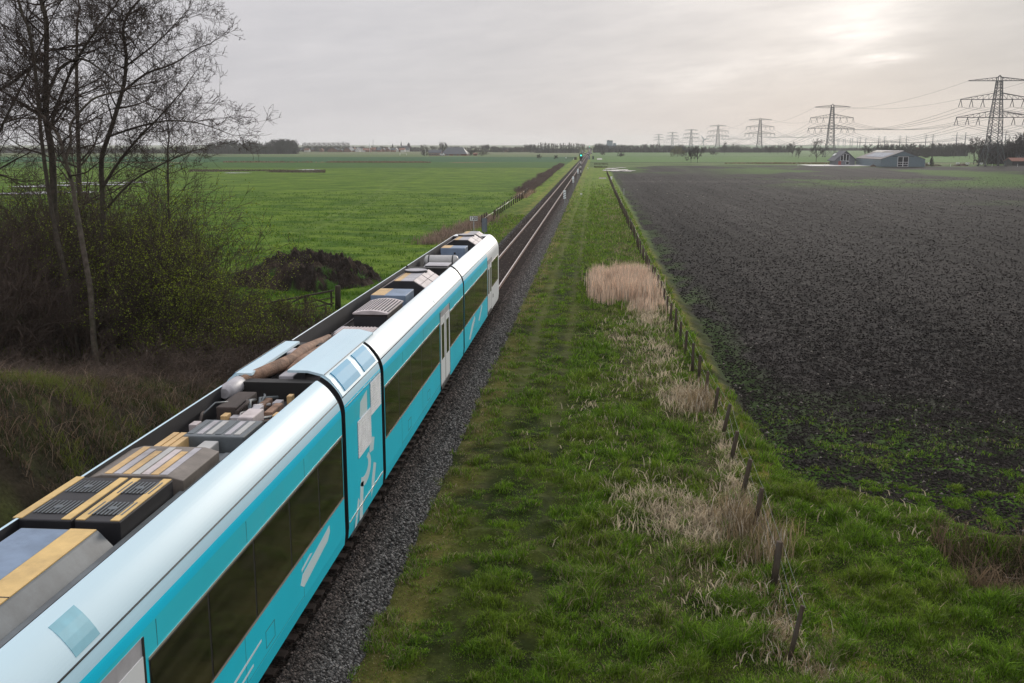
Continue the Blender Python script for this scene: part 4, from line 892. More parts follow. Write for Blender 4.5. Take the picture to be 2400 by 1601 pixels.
    mb = MB(); mb.box(-.17, .17, -.02, 0, .5, .76); mb.build('plate', M_white, root); mb = MB(); mb.box(-.02, .02, 0, .03, -.1, .7); mb.build('stake', M_grey, root); mb = MB(); mb.box(-.08, .08, -.026, -.021, .60, .66); mb.build('marking', M_grey, root)
    root = empty('marker_post', (-2.6, 372, 0), 'little white marker on the grass to the right of the green signal', 'marker')
    mb = MB(); mb.box(-.2, .2, -.1, .1, .2, .55); mb.build('plate', M_white, root); mb = MB(); mb.box(-.03, .03, -.02, .04, -.1, .3); mb.build('stake', M_grey, root)
    root = empty('low_barrier', (2.1, 271, 0), 'low white barrier with red tips lying across the far grass strip', 'barrier')
    mb = MB(); mb.box(-.95, .95, -.15, .15, .02, .28); mb.build('beam', M_white, root)
    for k in range(5): mb = MB(); mb.box(-.9 + .42 * k, -.78 + .42 * k, -.04, .04, .28, .46); mb.build('red_tip', RED, root)
    for x, y, lab in ((4.5, 275, 'white bucket beside the far fence line, nearest of two'), (4.3, 263, 'smaller white bucket lying in front of the first by the far fence')):
        mb = MB(); mb.tube([(x, y, 0), (x, y, .1), (x, y, .5)], [.18, .2, .26], 12); mb.tube([(x, y, .5), (x, y, .52)], .28, 12); tag(mb.build('bucket', M_white), lab, 'bucket')
    root = empty('concrete_post', (wx(1464.5, 187), 187, 0), 'pale square concrete stake by the far fence where it meets the field', 'post'); mb = MB(); mb.frustum(-.09, .09, -.09, .09, -.1, -.075, .075, -.075, .075, 1.1); mb.build('shaft', pm('pale_concrete', (.35, .35, .34), .8), root)
    # level crossing
    rd = pm('crossing_road', (.42, .40, .39), .7); mb = MB(); z = .12
    mb.box(wx(1400, 600) , wx(1412, 600), 596, 640, .0, .12); tag(mb.build('road', rd), kind='structure')
    mb = MB(); mb.box(wx(1343, 600), wx(1357, 600) - 2, 607, 625, 0, .12); tag(mb.build('road', rd), kind='structure')
    for px, Y, w, h, lab, m in ((1382, 603, .95, 2.0, 'pale blue-grey relay cabinet beside the rails at the level crossing', pm('cabinet_bluegrey', (.22, .29, .31), .5)), (1390.5, 612, 1.0, 1.7, 'dark equipment cabinet right of the pale relay cabinet at the crossing', DK)):
        root = empty('relay_cabinet', (wx(px, Y), Y, 0), lab, 'cabinet'); mb = MB(); mb.box(-w / 2, w / 2, -.3, .3, 0, h); mb.build('case', m, root, .02); mb = MB(); mb.frustum(-w / 2 - .08, w / 2 + .08, -.4, .4, h, -w / 2, w / 2, -.3, .3, h + .12); mb.build('lid', m, root)
        mb = MB(); mb.box(-.04, .04, -.32, -.3, .2, h - .1); mb.build('door_gap', M_black, root)
    for px, Y, h, lab in ((1378, 640, 3.4, 'crossing warning light mast right of the rails'), (1371, 690, 3.6, 'far crossing warning light mast left of the rails'), (1387, 700, 3.6, 'far crossing warning light mast right of the rails'), (1366, 760, 4, 'small mast with white plate left of the rails beyond the crossing')):
        root = empty('crossing_light', (wx(px, Y), Y, 0), lab, 'signal', 'warning lights at the level crossing'); mb = MB(); mb.tube([(0, 0, 0), (0, 0, h)], .09, 8); mb.build('mast', M_grey, root)
        mb = MB(); mb.box(-.45, .45, -.08, .0, h - 1.0, h - .45); mb.build('lamp_board', M_black, root); mb = MB(); mb.beam((-.5, -.05, h - .5), (.5, -.05, h), .12); mb.beam((-.5, -.08, h), (.5, -.08, h - .5), .12); mb.build('cross', M_white, root)
    # dark footbridge rail left of the crossing
    root = empty('ditch_railing', (wx(1340, 590), 590, 0), 'low dark railing with a white knob at the ditch left of the signal', 'railing'); mb = MB()
    for k in range(6): mb.beam((-3.2 + k * 1.2, 0, 0), (-3.2 + k * 1.2, 0, 1.2), .14)
    mb.beam((-3.2, 0, 1.15), (2.8, 0, 1.15), .12); mb.box(1.6, 3.0, -.3, .3, 0, 1.5); mb.build('rails', M_postdark, root); mb = MB(); mb.box(-3.4, -2.9, -.1, .2, .9, 1.4); mb.build('knob', M_white, root)
build_railway_furniture()

# ---------------------------------------------------------------- manure heap
def manure():
    n1 = 170; n2 = 120; cx, cy = -19.1, 65.6
    X, Y = np.meshgrid(np.linspace(-5.8, 6.0, n1), np.linspace(-5.2, 6.5, n2)); x = X.ravel(); y = Y.ravel()
    rr = np.sqrt(((x + .5 * sst(-x, 2, 5)) / 4.55) ** 2 + ((y + .3 * np.sin(x)) / 4.3) ** 2) + .30 * (fbm(x * .45 + 3, y * .45, 101) - .5)
    h = 1.75 * np.clip(1 - rr ** 1.6, 0, 1) ** .75 * (.75 + .35 * np.exp(-((x + .6) / 2.2) ** 2)) * (1 + .0 * x) * np.where(y > 0, 1, .92)
    lump = (.55 * (fbm(x * .8, y * .8, 103, 4) - .45) + .42 * (np.abs(fbm(x * 2.2, y * 2.2, 104, 3) - .5) * 2) + .16 * fbm(x * 6, y * 6, 105)) * sst(h, .0, .5)
    z = h * .95 + lump * 1.9 - .16 + .05 * fbm(x * 3, y * 3, 9)
    g = sst(fbm(x * 1.1 + 4, y * 1.1, 117), .64, .70) * sst(-y, -1.0, 1.0) * (1 - sst(z, .9, 1.3))
    z = z + g * .10
    c = np.array([.020, .0145, .011]) * (.35 + 1.2 * fbm(x * 2.5, y * 2.5, 106))[:, None]; tp = (sst(fbm(x * 1.1, y * 1.1, 108), .5, .7) * .6)[:, None]; c = c * (1 - tp) + np.array([.09, .065, .048]) * tp
    c = c * (1 - g[:, None]) + np.array([.045, .10, .012]) * g[:, None]
    i = np.arange((n1 - 1) * (n2 - 1)); a = (i // (n1 - 1)) * n1 + i % (n1 - 1)
    o = npmesh('manure_heap', np.stack([x + cx, y + cy, z + .02], 1), [np.stack([a, a + 1, a + n1 + 1, a + n1], 1)], tintmat('manure', .9, 0, 14, .5, .05, .15), None, c)
    tag(o, 'low wide heap of dark lumpy manure with grass tufts on the pasture', 'heap')
    r = np.random.default_rng(8); N = 16000; k = r.integers(0, len(x), N); k = k[z[k] > .12]; n = len(k)
    gz = g[k] > .5; h_ = np.where(gz, .22, .13) * (.5 + r.random(n)); tint = np.where(gz[:, None], np.array([.05, .13, .015]) * (.6 + .8 * r.random((n, 1))), np.array([.09, .065, .045]) * (.2 + 1.1 * r.random((n, 1)) ** 2))
    b = blades('straw', x[k] + cx + .1 * r.normal(size=n), y[k] + cy + .1 * r.normal(size=n), h_, .035 * np.ones(n), tint, 1.3, pz=z[k], seed=9)
    b.parent = o; del b['category']; b['kind'] = 'stuff'
manure()

# ---------------------------------------------------------------- trees
def seg_mesh(name, S, mat, parent=None, n=3):
    A = np.array(S, float); P0, P1, r0, r1 = A[:, 0:3], A[:, 3:6], A[:, 6], A[:, 7]
    d = P1 - P0; L = np.linalg.norm(d, axis=1, keepdims=True) + 1e-9; d /= L
    ref = np.where(np.abs(d[:, 2:3]) < .9, np.array([[0, 0, 1.]]), np.array([[1., 0, 0]])); u = np.cross(d, ref); u /= np.linalg.norm(u, axis=1, keepdims=True); v = np.cross(d, u)
    N = len(A); V = np.empty((N, 2 * n, 3))
    for k in range(n):
        a = 2 * pi * k / n; o = cos(a) * u + sin(a) * v; V[:, k] = P0 + o * r0[:, None]; V[:, n + k] = P1 + d * (r1[:, None] * .5) + o * r1[:, None]
    b = np.arange(N)[:, None] * 2 * n; F = np.concatenate([b + np.array([k, (k + 1) % n, n + (k + 1) % n, n + k]) for k in range(n)])
    return npmesh(name, V.reshape(-1, 3), [F], mat, parent, smooth=(n > 4))
def grow(r, p, d, L, rad, depth, out, kids, rmin, up=.12, wig=.25, tips=None, lratio=.5, spread=(.5, 1.1)):
    ns = max(2, min(6, int(L / .28))) if L < 3 else 6
    sl = L / ns; x, y, z = p; dx, dy, dz = d
    nk = kids[0] if kids else 0; kp = sorted(r.uniform(.18, 1.0) for _ in range(nk)); ki = 0
    for i in range(ns):
        dx += r.gauss(0, wig); dy += r.gauss(0, wig); dz += r.gauss(0, wig) + up; m = math.sqrt(dx * dx + dy * dy + dz * dz); dx /= m; dy /= m; dz /= m
        r0 = max(rmin, rad * (1 - .8 * i / ns)); r1 = max(rmin, rad * (1 - .8 * (i + 1) / ns))
        nx, ny, nz = x + dx * sl, y + dy * sl, z + dz * sl
        out.append((x, y, z, nx, ny, nz, r0, r1))
        while ki < nk and kp[ki] <= (i + 1) / ns:
            t = kp[ki]; ki += 1
            f = r.uniform(*spread); ax, ay, az = r.gauss(0, 1), r.gauss(0, 1), r.gauss(0, 1); q = ax * dx + ay * dy + az * dz; ax -= q * dx; ay -= q * dy; az -= q * dz; m = math.sqrt(ax * ax + ay * ay + az * az) + 1e-6
            c = (dx * cos(f) + ax / m * sin(f), dy * cos(f) + ay / m * sin(f), dz * cos(f) + az / m * sin(f))
            grow(r, (nx, ny, nz), c, L * lratio * r.uniform(.6, 1.25) * (1.15 - .55 * t), max(rmin, (r0 + r1) * .5 * .62), depth + 1, out, kids[1:], rmin, up, wig, tips, lratio, spread)
        x, y, z = nx, ny, nz
    if tips is not None: tips.append((x, y, z))

def trunk_line(pts, Y, dy=0.):
    return [(a, Y + dy * i / max(1, len(pts) - 1), b) for i, (a, b) in enumerate(pts)]
def line_segs(pts, r0, r1):
    out = []; n = len(pts) - 1; sub = 3
    P = np.array(pts); t = np.arange(n + 1); tt = np.linspace(0, n, n * sub + 1); Q = np.stack([np.interp(tt, t, P[:, k]) for k in range(3)], 1)
    Q[1:-1] = (Q[:-2] + 2 * Q[1:-1] + Q[2:]) / 4; m = len(Q) - 1
    for i in range(m):
        a = r0 + (r1 - r0) * i / m; b = r0 + (r1 - r0) * (i + 1) / m; out.append((*Q[i], *Q[i + 1], a, b))
    return out, Q
def leaves(name, pts, mat, parent, size, seed, tint, jit=.12, n=1):
    r = np.random.default_rng(seed); P = np.repeat(np.array(pts), n, 0); N = len(P); P = P + jit * r.normal(size=(N, 3))
    u = r.normal(size=(N, 3)); u /= np.linalg.norm(u, axis=1, keepdims=True); v = np.cross(u, r.normal(size=(N, 3))); v /= np.linalg.norm(v, axis=1, keepdims=True)
    s = size * (.5 + r.random((N, 1))); V = np.stack([P - u * s, P + v * s * .5, P + u * s, P - v * s * .5], 1).reshape(-1, 3)
    k = np.arange(N) * 4; t = np.array(tint) * (.5 + 1.0 * r.random((N, 1)))
    return npmesh(name, V, [np.stack([k, k + 1, k + 2, k + 3], 1)], mat, parent, np.repeat(t, 4, 0))

def near_trees():
    r = random.Random(21)
    def tree(label, base, lines, kids, seed, mat=M_bark, lmin=2.4, lmax=4.4, nl=22, tstart=.45, bias=(0, 0, .15), rmin=.0065, up=.06):
        r = random.Random(seed)
        root = empty('bare_tree', base, label, 'tree'); S = []; C = []
        for pts, r0, r1 in lines:
            s, Q = line_segs(pts, r0 * .85, r1 * .85); S += s; m = len(Q)
            for k in range(int(nl * (1 if r0 > .1 else .6))):
                t = tstart + (1 - tstart) * r.random() if r0 > .1 else r.random() * .9 + .1
                i = min(m - 2, int(t * (m - 1))); p = Q[i] + (Q[i + 1] - Q[i]) * r.random(); a = r.uniform(0, 2 * pi)
                d = (cos(a) + bias[0], sin(a) * .8 + bias[1], r.uniform(-.1, .9) + bias[2]); mm = math.sqrt(sum(q * q for q in d)); d = tuple(q / mm for q in d)
                rr_ = (r0 + (r1 - r0) * t) * .42
                grow(r, tuple(p), d, r.uniform(lmin, lmax) * (1.15 - .45 * t), max(.018, rr_), 0, C, kids, rmin, up, .125, None, .60, (.45, 1.15))
            # leader
            d = Q[-1] - Q[-2]; d /= np.linalg.norm(d); grow(r, tuple(Q[-1]), tuple(d), lmax * .7, r1, 0, C, kids, rmin, up, .12)
        o = seg_mesh('trunk', S, mat, root, 8); c = seg_mesh('crown', C, M_twig, root, 3)
        for q in (o, c): q.matrix_parent_inverse = root.matrix_basis.inverted()
        return root
    K = [6, 5, 3]
    T = trunk_line
    tree('bare tree with pale slender leaning trunk rising in front of the thicket, nearest the train', (-20, 37.9, 0),
         [(T([(-19.9, -.2), (-20.02, 1.0), (-20.05, 1.68), (-19.98, 3.34), (-20.16, 5.1), (-20.25, 6.18), (-20.34, 6.9), (-20.35, 7.51), (-20.59, 8.56), (-20.73, 9.49), (-21.06, 9.96), (-21.41, 10.32)], 37.9), .16, .06),
          (T([(-20.59, 8.56), (-20.37, 9.31), (-20.51, 9.96), (-19.97, 10.6), (-19.6, 10.99), (-18.61, 11.24)], 37.9, 1.), .075, .04)], K, 3, M_barkpale, 1.6, 3.2, 13, .55)
    tree('tall bare tree with the thickest mossy trunk, second from the left edge', (-23.6, 42, 0),
         [(T([(-23.0, -.2), (-23.2, 2.2), (-23.32, 3.59), (-23.48, 5.1), (-23.53, 6.22), (-23.36, 8.66), (-23.52, 10.22), (-23.42, 11.24), (-23.26, 12.87), (-23.09, 14.29), (-23.29, 15.12), (-23.5, 17.5)], 42), .24, .09),
          (T([(-23.5, 9.6), (-22.9, 10.6), (-22.0, 12.2), (-20.8, 13.6), (-19.6, 14.7)], 42, -1), .10, .04), (T([(-23.4, 11.2), (-22.5, 12.4), (-21.3, 12.75), (-20.2, 12.1), (-19.0, 11.2)], 42, -1.5), .08, .03), (T([(-23.4, 12.9), (-24.6, 11.9), (-26.5, 11.0), (-28, 10.6)], 42, 0), .09, .04)], K, 4, M_bark, 2.4, 4.6, 22, .5)
    tree('slim bare tree just left of the thick trunk, leaning slightly left at the top', (-22.2, 40, 0),
         [(T([(-21.9, -.2), (-22.0, 1.4), (-22.01, 2.94), (-22.31, 4.76), (-22.54, 6.75), (-22.68, 9.51), (-22.65, 12.2), (-22.77, 13.79), (-23.01, 14.26), (-23.3, 16)], 40), .13, .06)], K, 5, M_bark, 2.0, 3.8, 16, .5)
    tree('spreading bare tree whose fine twigs reach farthest right over the pasture', (-21.9, 43, 0),
         [(T([(-21.9, -.2), (-21.84, 2.5), (-21.84, 5.02), (-21.78, 6.91), (-21.72, 8.59), (-21.28, 9.53), (-20.67, 10.99), (-20.36, 11.85), (-20.19, 12.99), (-20.3, 13.82), (-20.18, 14.38), (-19.82, 14.88)], 43), .17, .06),
          (T([(-21.8, 7.2), (-20.9, 8.3), (-19.84, 9.33), (-18.6, 10.3), (-17.6, 11.2)], 43, -1.0), .09, .03), (T([(-20.5, 11.4), (-19.3, 12.2), (-18.0, 12.5), (-16.9, 13.1)], 43, -.6), .075, .025),
          (T([(-21.3, 9.5), (-19.9, 9.9), (-18.4, 10.2), (-16.9, 10.1), (-15.9, 9.8)], 43, -1.2), .06, .02), (T([(-21.8, 6.2), (-20.3, 7.6), (-18.6, 8.4), (-17.2, 8.9)], 43, -.8), .07, .02), (T([(-20.4, 12.4), (-19.0, 13.4), (-17.9, 14.5)], 43, .5), .055, .02)], K, 6, M_bark, 1.5, 2.9, 20, .5, (.16, 0, .05))
    tree('bare tree at the very left edge with long arching limbs', (-26.8, 41, 0),
         [(T([(-26.4, -.2), (-26.6, 4), (-26.9, 8), (-27.3, 12), (-27.6, 16)], 41), .22, .09), (T([(-26.8, 6.5), (-25.5, 8.7), (-24.2, 10.6), (-23.0, 12.2), (-22.0, 13.8)], 41, -1), .09, .03), (T([(-26.9, 8), (-25.7, 9.4), (-24.6, 10.0), (-23.6, 10.2)], 41, -1), .07, .03)], K, 7, M_bark, 2.6, 4.6, 20, .3)
    tree('bare tree standing far back in the thicket behind the tall trunks', (-28, 52, 0),
         [(T([(-28.0, -.2), (-27.8, 4), (-27.5, 8), (-27.3, 12), (-27.0, 15)], 52), .2, .08)], K, 8, M_bark, 2.6, 5.0, 20, .25)
    tree('thin bare tree in the thicket to the right of the pale leaning trunk', (-20.6, 48, 0),
         [(T([(-20.6, -.2), (-20.9, 3), (-21.0, 6), (-20.8, 9)], 48), .11, .05)], K, 9, M_bark, 2.0, 3.6, 16, .25)
    # shrubs of the thicket
    def shrub(label, cx, cy, hh, rad, stems, seed, leaf=0, mat=M_bramble, kids=(7, 4), name='bare_shrub', cat='shrub', group='shrubs of the thicket beside the railway', rmin=.008):
        r = random.Random(seed); gz = float(ground_z([cx], [cy])[0]); root = empty(name, (cx, cy, gz), label, cat, group); S = []; tips = []
        for k in range(stems):
            a = r.uniform(0, 2 * pi); q = rad * .45 * math.sqrt(r.random()); p = (q * cos(a), q * sin(a), -.1); sp = r.uniform(.1, .75)
            d = (sp * cos(a) + r.gauss(0, .15), sp * sin(a) + r.gauss(0, .15), 1.); m = math.sqrt(sum(v * v for v in d)); d = tuple(v / m for v in d)
            grow(r, p, d, hh * r.uniform(.65, 1.1), r.uniform(.018, .04), 0, S, list(kids), rmin, -.01, .13, tips, .42, (.3, .9))
        c = seg_mesh('stems', S, mat, root, 3)
        if leaf:
            r2 = np.random.default_rng(seed); tp = np.array(tips); k = r2.random(len(tp)) < leaf
            leaves('young_leaves', tp[k], M_blade, root, .036, seed, (.20, .25, .022), .15, 6)
        return root
    br = [(-24.5, 38.0, 4.2), (-27.5, 38.5, 4.6), (-25.8, 42.5, 5.0), (-29.5, 43, 5.2), (-22.6, 44.5, 4.8), (-19.6, 46.2, 3.8), (-23.8, 48.5, 5.2), (-32.5, 50, 5.5), (-27.0, 47.0, 5.4), (-21.8, 39.8, 3.0), (-31.5, 57, 6.0), (-26.5, 55, 5.6)]
    wh = ['beside the slim trunk', 'at the left picture edge', 'behind the slim trunk', 'far left behind the arching tree', 'behind the pale trunk', 'right of the pale trunk base', 'deep in the middle of the thicket', 'back left of the thicket', 'deep left of the thick trunk', 'at the foot of the pale trunk', 'at the far left back', 'at the back behind the thick trunk']
    for i, (x, y, h) in enumerate(br): shrub('tangled leafless brown shrub ' + wh[i], x, y, h * 1.22, 2.8, 64, 200 + i, rmin=.009)
    gr = [(-20.4, 42.0, 6.2, 2.6, 'tall budding shrub with yellow-green buds right of the pale trunk'), (-18.9, 44.6, 5.4, 2.4, 'wide budding shrub with yellow-green buds hanging over the pasture'), (-18.2, 41.6, 3.9, 2.2, 'low budding shrub with fresh green buds nearest the train'), (-21.9, 46.5, 6.6, 2.6, 'tall budding shrub behind the pale trunk, its top against the fields'), (-25.6, 45.2, 6.4, 2.6, 'budding shrub between the thick trunk and the slim trunk'), (-29.0, 47.0, 6.2, 2.6, 'sparse budding shrub near the left edge')]
    for i, (x, y, h, w, lab) in enumerate(gr): shrub(lab, x, y, h, w, 38, 300 + i, .8 if i < 4 else .45, M_twig, (8, 4), 'budding_shrub')
    bm = [(-17.3, 42.6, 1.9, 'at the right end of the thicket'), (-16.0, 40.3, 1.6, 'closest to the train side'), (-18.6, 48.5, 2.0, 'below the gate posts'), (-16.9, 46.2, 1.7, 'around the gate stumps'), (-15.6, 44.0, 1.5, 'low beside the train roof'), (-18.0, 39.6, 1.5, 'at the foot of the slope'), (-15.8, 50.6, 1.3, 'hanging on the old field gate'), (-13.9, 47.5, 1.4, 'half hidden by the train'), (-14.6, 42.0, 1.2, 'hugging the train roof edge')]
    for i, (x, y, h, w) in enumerate(bm): shrub('brown bramble bush ' + w, x, y, h, 2.0, 60, 400 + i, .12, M_bramble, (5, 3), 'bramble_bush', group='brambles between the thicket and the train')
near_trees()

def bank_scrub():
    r = random.Random(91); protos = []
    spots = [(-15.3, 38.2), (-14.4, 36.0), (-16.8, 36.8), (-13.6, 39.4), (-12.9, 43.5), (-18.6, 35.6), (-14.9, 33.2), (-17.2, 33.0), (-21.2, 34.4), (-24.0, 35.2), (-13.5, 31.0), (-19.7, 31.8), (-16.0, 30.2), (-22.6, 31.4), (-18.0, 28.6), (-14.9, 27.6), (-20.6, 28.4), (-16.6, 25.6), (-24.8, 29.4), (-19.0, 25.4), (-13.0, 35.0), (-26.2, 33.6)]
    names = ['beside the last bramble bush', 'near the train at mid slope', 'below the pale trunk', 'close to the train roof edge', 'farthest right along the train', 'left of the pale trunk foot', 'lower on the slope by the train', 'in the middle of the slope', 'below the slim trunk', 'below the thick trunk', 'touching the train edge', 'on the mossy part of the slope', 'low on the right of the slope', 'upper left of the slope', 'in the centre left of the slope', 'at the lower right of the slope', 'lower left of centre', 'at the bottom of the slope', 'at the left picture edge', 'bottom left corner of the slope', 'at the train edge above the middle', 'top left of the slope']
    for i, (x, y) in enumerate(spots):
        if i < 3:
            S = []
            for k in range(110):
                a = r.uniform(0, 6.283); q = 1.3 * math.sqrt(r.random()); p = (q * cos(a), q * sin(a), -.08); sp = r.uniform(.3, 1.5); b = r.uniform(0, 6.283); d = (sp * cos(b), sp * sin(b), .9); m = math.sqrt(sum(v * v for v in d)); d = tuple(v / m for v in d)
                grow(r, p, d, r.uniform(.5, 1.25), .010, 0, S, [4, 2], .0065, -.12, .2, None, .45)
            o = seg_mesh('low_bramble', S, M_bramble, None, 3); protos.append(o.data)
        else: o = bpy.data.objects.new('low_bramble', protos[i % 3]); COL.objects.link(o)
        gz = float(ground_z([x], [y])[0]); s_ = 1.15 if y > 33 else .75; o.location = (x, y, gz); o.rotation_euler = (R(12) if y < 37 else 0, 0, r.uniform(-.4, .4)); o.scale = (s_, s_, s_ * (1.1 if y > 33 else .6))
        tag(o, 'low tangle of brown bramble stems on the embankment, ' + names[i], 'bramble', 'low brambles on the embankment')
bank_scrub()

def scrub_row():
    # brown hedge-like scrub on the field edge and reeds near the sign
    r = random.Random(77)
    spec = [(-13.2 - .004 * (y - 190), y) for y in list(range(192, 330, 8)) + list(range(332, 430, 14))]
    rn = np.random.default_rng(5)
    me = None
    for i, (x, y) in enumerate(spec):
        if me is None:
            S = []
            for k in range(170):
                a = r.uniform(0, 2 * pi); q = 2.0 * math.sqrt(r.random()); p = (q * cos(a) * .65, q * sin(a) * 2.4, -.1); d = (r.gauss(0, .35), r.gauss(0, .35), 1.)
                grow(r, p, d, r.uniform(1.0, 1.9), .03, 0, S, [5, 2], .020, 0, .18, None, .42)
            o = seg_mesh('scrub_bush', S, pm('scrub_stems', (.15, .105, .09), .9, 0, .4, 2), None, 3); me = o.data
        else:
            o = bpy.data.objects.new('scrub_bush', me); COL.objects.link(o)
        o.location = (x + r.uniform(-.3, .3), y, 0); o.rotation_euler = (0, 0, r.choice((0, pi)) + r.uniform(-.1, .1)); s = r.uniform(.85, 1.15) * (1.0 if y < 300 else .85); o.scale = (s * .8, s, s * r.uniform(.6, .95))
        tag(o, 'brown leafless scrub bush in the long hedge line left of the rails', 'shrub', 'scrub hedge along the left side of the rails')
    N = 4000; r2 = np.random.default_rng(6); y = 91 + 34 * r2.random(N); x = -12.9 - .075 * (125 - y) + r2.normal(size=N) * .8; k = fbm(x * .6, y * .2, 120) > .33; x, y = x[k], y[k]; n = len(x)
    blades('dry_scrub', x, y, .3 + .65 * r2.random(n), .03 + .02 * r2.random(n), np.array([.32, .23, .18]) * (.3 + .9 * r2.random((n, 1))), .4, 'dry brown weeds behind the speed sign', 'weeds', seed=10)
    N = 2600; y = 170 + 24 * r2.random(N); x = -12.6 + r2.normal(size=N) * .5; n = N
    blades('dry_scrub', x, y, .3 + .7 * r2.random(n), .04 + .03 * r2.random(n), np.array([.42, .30, .21]) * (.3 + .9 * r2.random((n, 1))), .5, 'pale straw coloured weeds at the near end of the hedge line', 'weeds', seed=12)
scrub_row()

# ---------------------------------------------------------------- pylons and cables
def pylons():
    P = [(164.0, 434.0)]
    for px, d in ((1946, 734.), (1779.7, 1118), (1681.8, 1500), (1619.3, 1950), (1575.5, 2440), (1543.4, 2950)): P.append((wx(px, d), d))
    H = 36.6
    levels = [(0, 4.1), (10.2, 2.35), (19.8, 1.95), (27.0, 1.40), (34.4, .95), (35.6, .8)]
    hw = lambda z: float(np.interp(z, [a for a, b in levels], [b for a, b in levels]))
    arms = [(34.4, 12.2, 1.4, []), (27.0, 14.8, 2.6, [14.6, 10.3, 5.8]), (19.8, 15.9, 2.6, [15.7, 11.3, 7.0])]
    dirs = []
    for i in range(len(P)):
        a = P[max(0, i - 1)]; b = P[min(len(P) - 1, i + 1)]; dirs.append(math.atan2(b[1] - a[1], b[0] - a[0]) - pi / 2)
    def make(i, k):
        w = .21 + .03 * k; root = empty('lattice_pylon', (P[i][0], P[i][1], 0), rz=dirs[i])
        mb = MB(); zs = [0, 5.0, 10.2] if k < 9 else []
        for s in (-1, 1):
            for t in (-1, 1):
                for (za, ha), (zb, hb) in zip(levels[:-1], levels[1:]): mb.beam((s * ha, t * ha, za), (s * hb, t * hb, zb), w * 1.3)
        zz_ = [0, 6.5, 10.2]; z = 10.2
        while z < 34.2: z += hw(z) * 1.15; zz_.append(min(z, 34.4))
        for za, zb in zip(zz_[:-1], zz_[1:]):
            a, b = hw(za), hw(zb)
            for s in (-1, 1):
                mb.beam((-a, s * a, za), (b, s * b, zb), w * .7); mb.beam((a, s * a, za), (-b, s * b, zb), w * .7)
                mb.beam((s * a, -a, za), (s * b, b, zb), w * .7); mb.beam((s * a, a, za), (s * b, -b, zb), w * .7)
            if zb in (6.5, 10.2): 
                for s in (-1, 1): mb.beam((-b, s * b, zb), (b, s * b, zb), w * .7); mb.beam((s * b, -b, zb), (s * b, b, zb), w * .7)
        for s in (-1, 1):
            for t in (-1, 1): mb.beam((s * .8, t * .8, 35.6), (0, 0, H), w)
        mb.build('tower', M_steel, root)
        for s in (-1, 1):
            for t in (-1, 1): mb = MB(); mb.frustum(s * 4.1 - .5, s * 4.1 + .5, t * 4.1 - .5, t * 4.1 + .5, -.2, s * 4.1 - .3, s * 4.1 + .3, t * 4.1 - .3, t * 4.1 + .3, .6); mb.build('footing', M_black, root)
        for z, half, rise, ins in arms:
            mb = MB(); h = hw(z)
            for s in (-1, 1):
                e = (s * half, 0, z)
                for t in (-1, 1): mb.beam((s * h, t * h, z), e, w * 1.1); mb.beam((s * h * .8, t * h * .8, z + rise), (s * half, 0, z + .15), w * .9)
                for q in range(1, 6):
                    f = q / 6.; x = s * (h + (half - h) * f); zt = z + rise * (1 - f); mb.beam((x, 0, z), (x, 0, zt), w * .6); x2 = s * (h + (half - h) * (q - 1) / 6.); mb.beam((x2, 0, z + rise * (1 - (q - 1) / 6.)), (x, 0, z), w * .6)
            mb.beam((-h, h, z), (h, h, z), w); mb.beam((-h, -h, z), (h, -h, z), w)
            arm = mb.build('cross_arm', M_steel, root)
            for x in ins:
                for s in (-1, 1):
                    m2 = MB()
                    for q in (-1, 1): m2.beam((s * x, 0, z), (s * x + q * .75, 0, z - 3.0), .20)
                    m2.build('insulator', M_steel, arm)
        return root
    labs = ['largest nearest lattice pylon, its feet beside the ploughed field at right', 'second lattice pylon, behind the round bare tree and the grey house', 'third lattice pylon along the line into the distance', 'fourth lattice pylon along the line into the distance', 'fifth lattice pylon, right of the distant wind turbine', 'sixth lattice pylon, small and hazy', 'seventh and farthest lattice pylon, left end of the line']
    for i in range(len(P)):
        rt = make(i, i) if i < 4 else make(i, 4 + i); tag(rt, labs[i], 'pylon', 'high voltage pylons')
    # overhead cables, one object per conductor over all spans; the line continues behind the camera side
    P2 = [(P[0][0] - 2.5, P[0][1] - 330)] + P; D2 = [dirs[0]] + dirs
    names = []
    for z, half, rise, ins in arms:
        lv = {34.4: 'top', 27.0: 'middle', 19.8: 'lower'}[z]
        for s in (-1, 1):
            side = 'left' if s < 0 else 'right'
            if not ins: names.append((s * half, z, .035, f'thin earth wire running from the {side} tip of the top pylon arms'))
            for x, w in zip(ins, ('outermost', 'middle', 'innermost')): names.append((s * x, z - 3.0, .052, f'{w} power cable on the {side} half of the {lv} pylon arms'))
    for x, z, rad, lab in names:
        mb = MB(); pts = []
        for a in range(len(P2) - 1):
            A, B = P2[a], P2[a + 1]; pa = (A[0] + x * cos(D2[a]), A[1] + x * sin(D2[a])); pb = (B[0] + x * cos(D2[a + 1]), B[1] + x * sin(D2[a + 1])); n = 22 if a < 3 else 10
            L = math.hypot(pb[0] - pa[0], pb[1] - pa[1]); sag = (8.5 if rad > .04 else 6.) * (L / 350.) ** 1.2
            for k in range(n):
                t = k / n; pts.append((pa[0] + (pb[0] - pa[0]) * t, pa[1] + (pb[1] - pa[1]) * t, z - 4 * sag * t * (1 - t)))
        mb.tube(pts, [rad * (1 + min(1.2, max(0, p[1] - 300) / 900.)) for p in pts], 4, caps=False); tag(mb.build('overhead_cable', M_cable, fixn=False), lab, 'cable', 'high voltage cables')
    # second, distant double row of slender masts
    r = random.Random(2); proto = {}
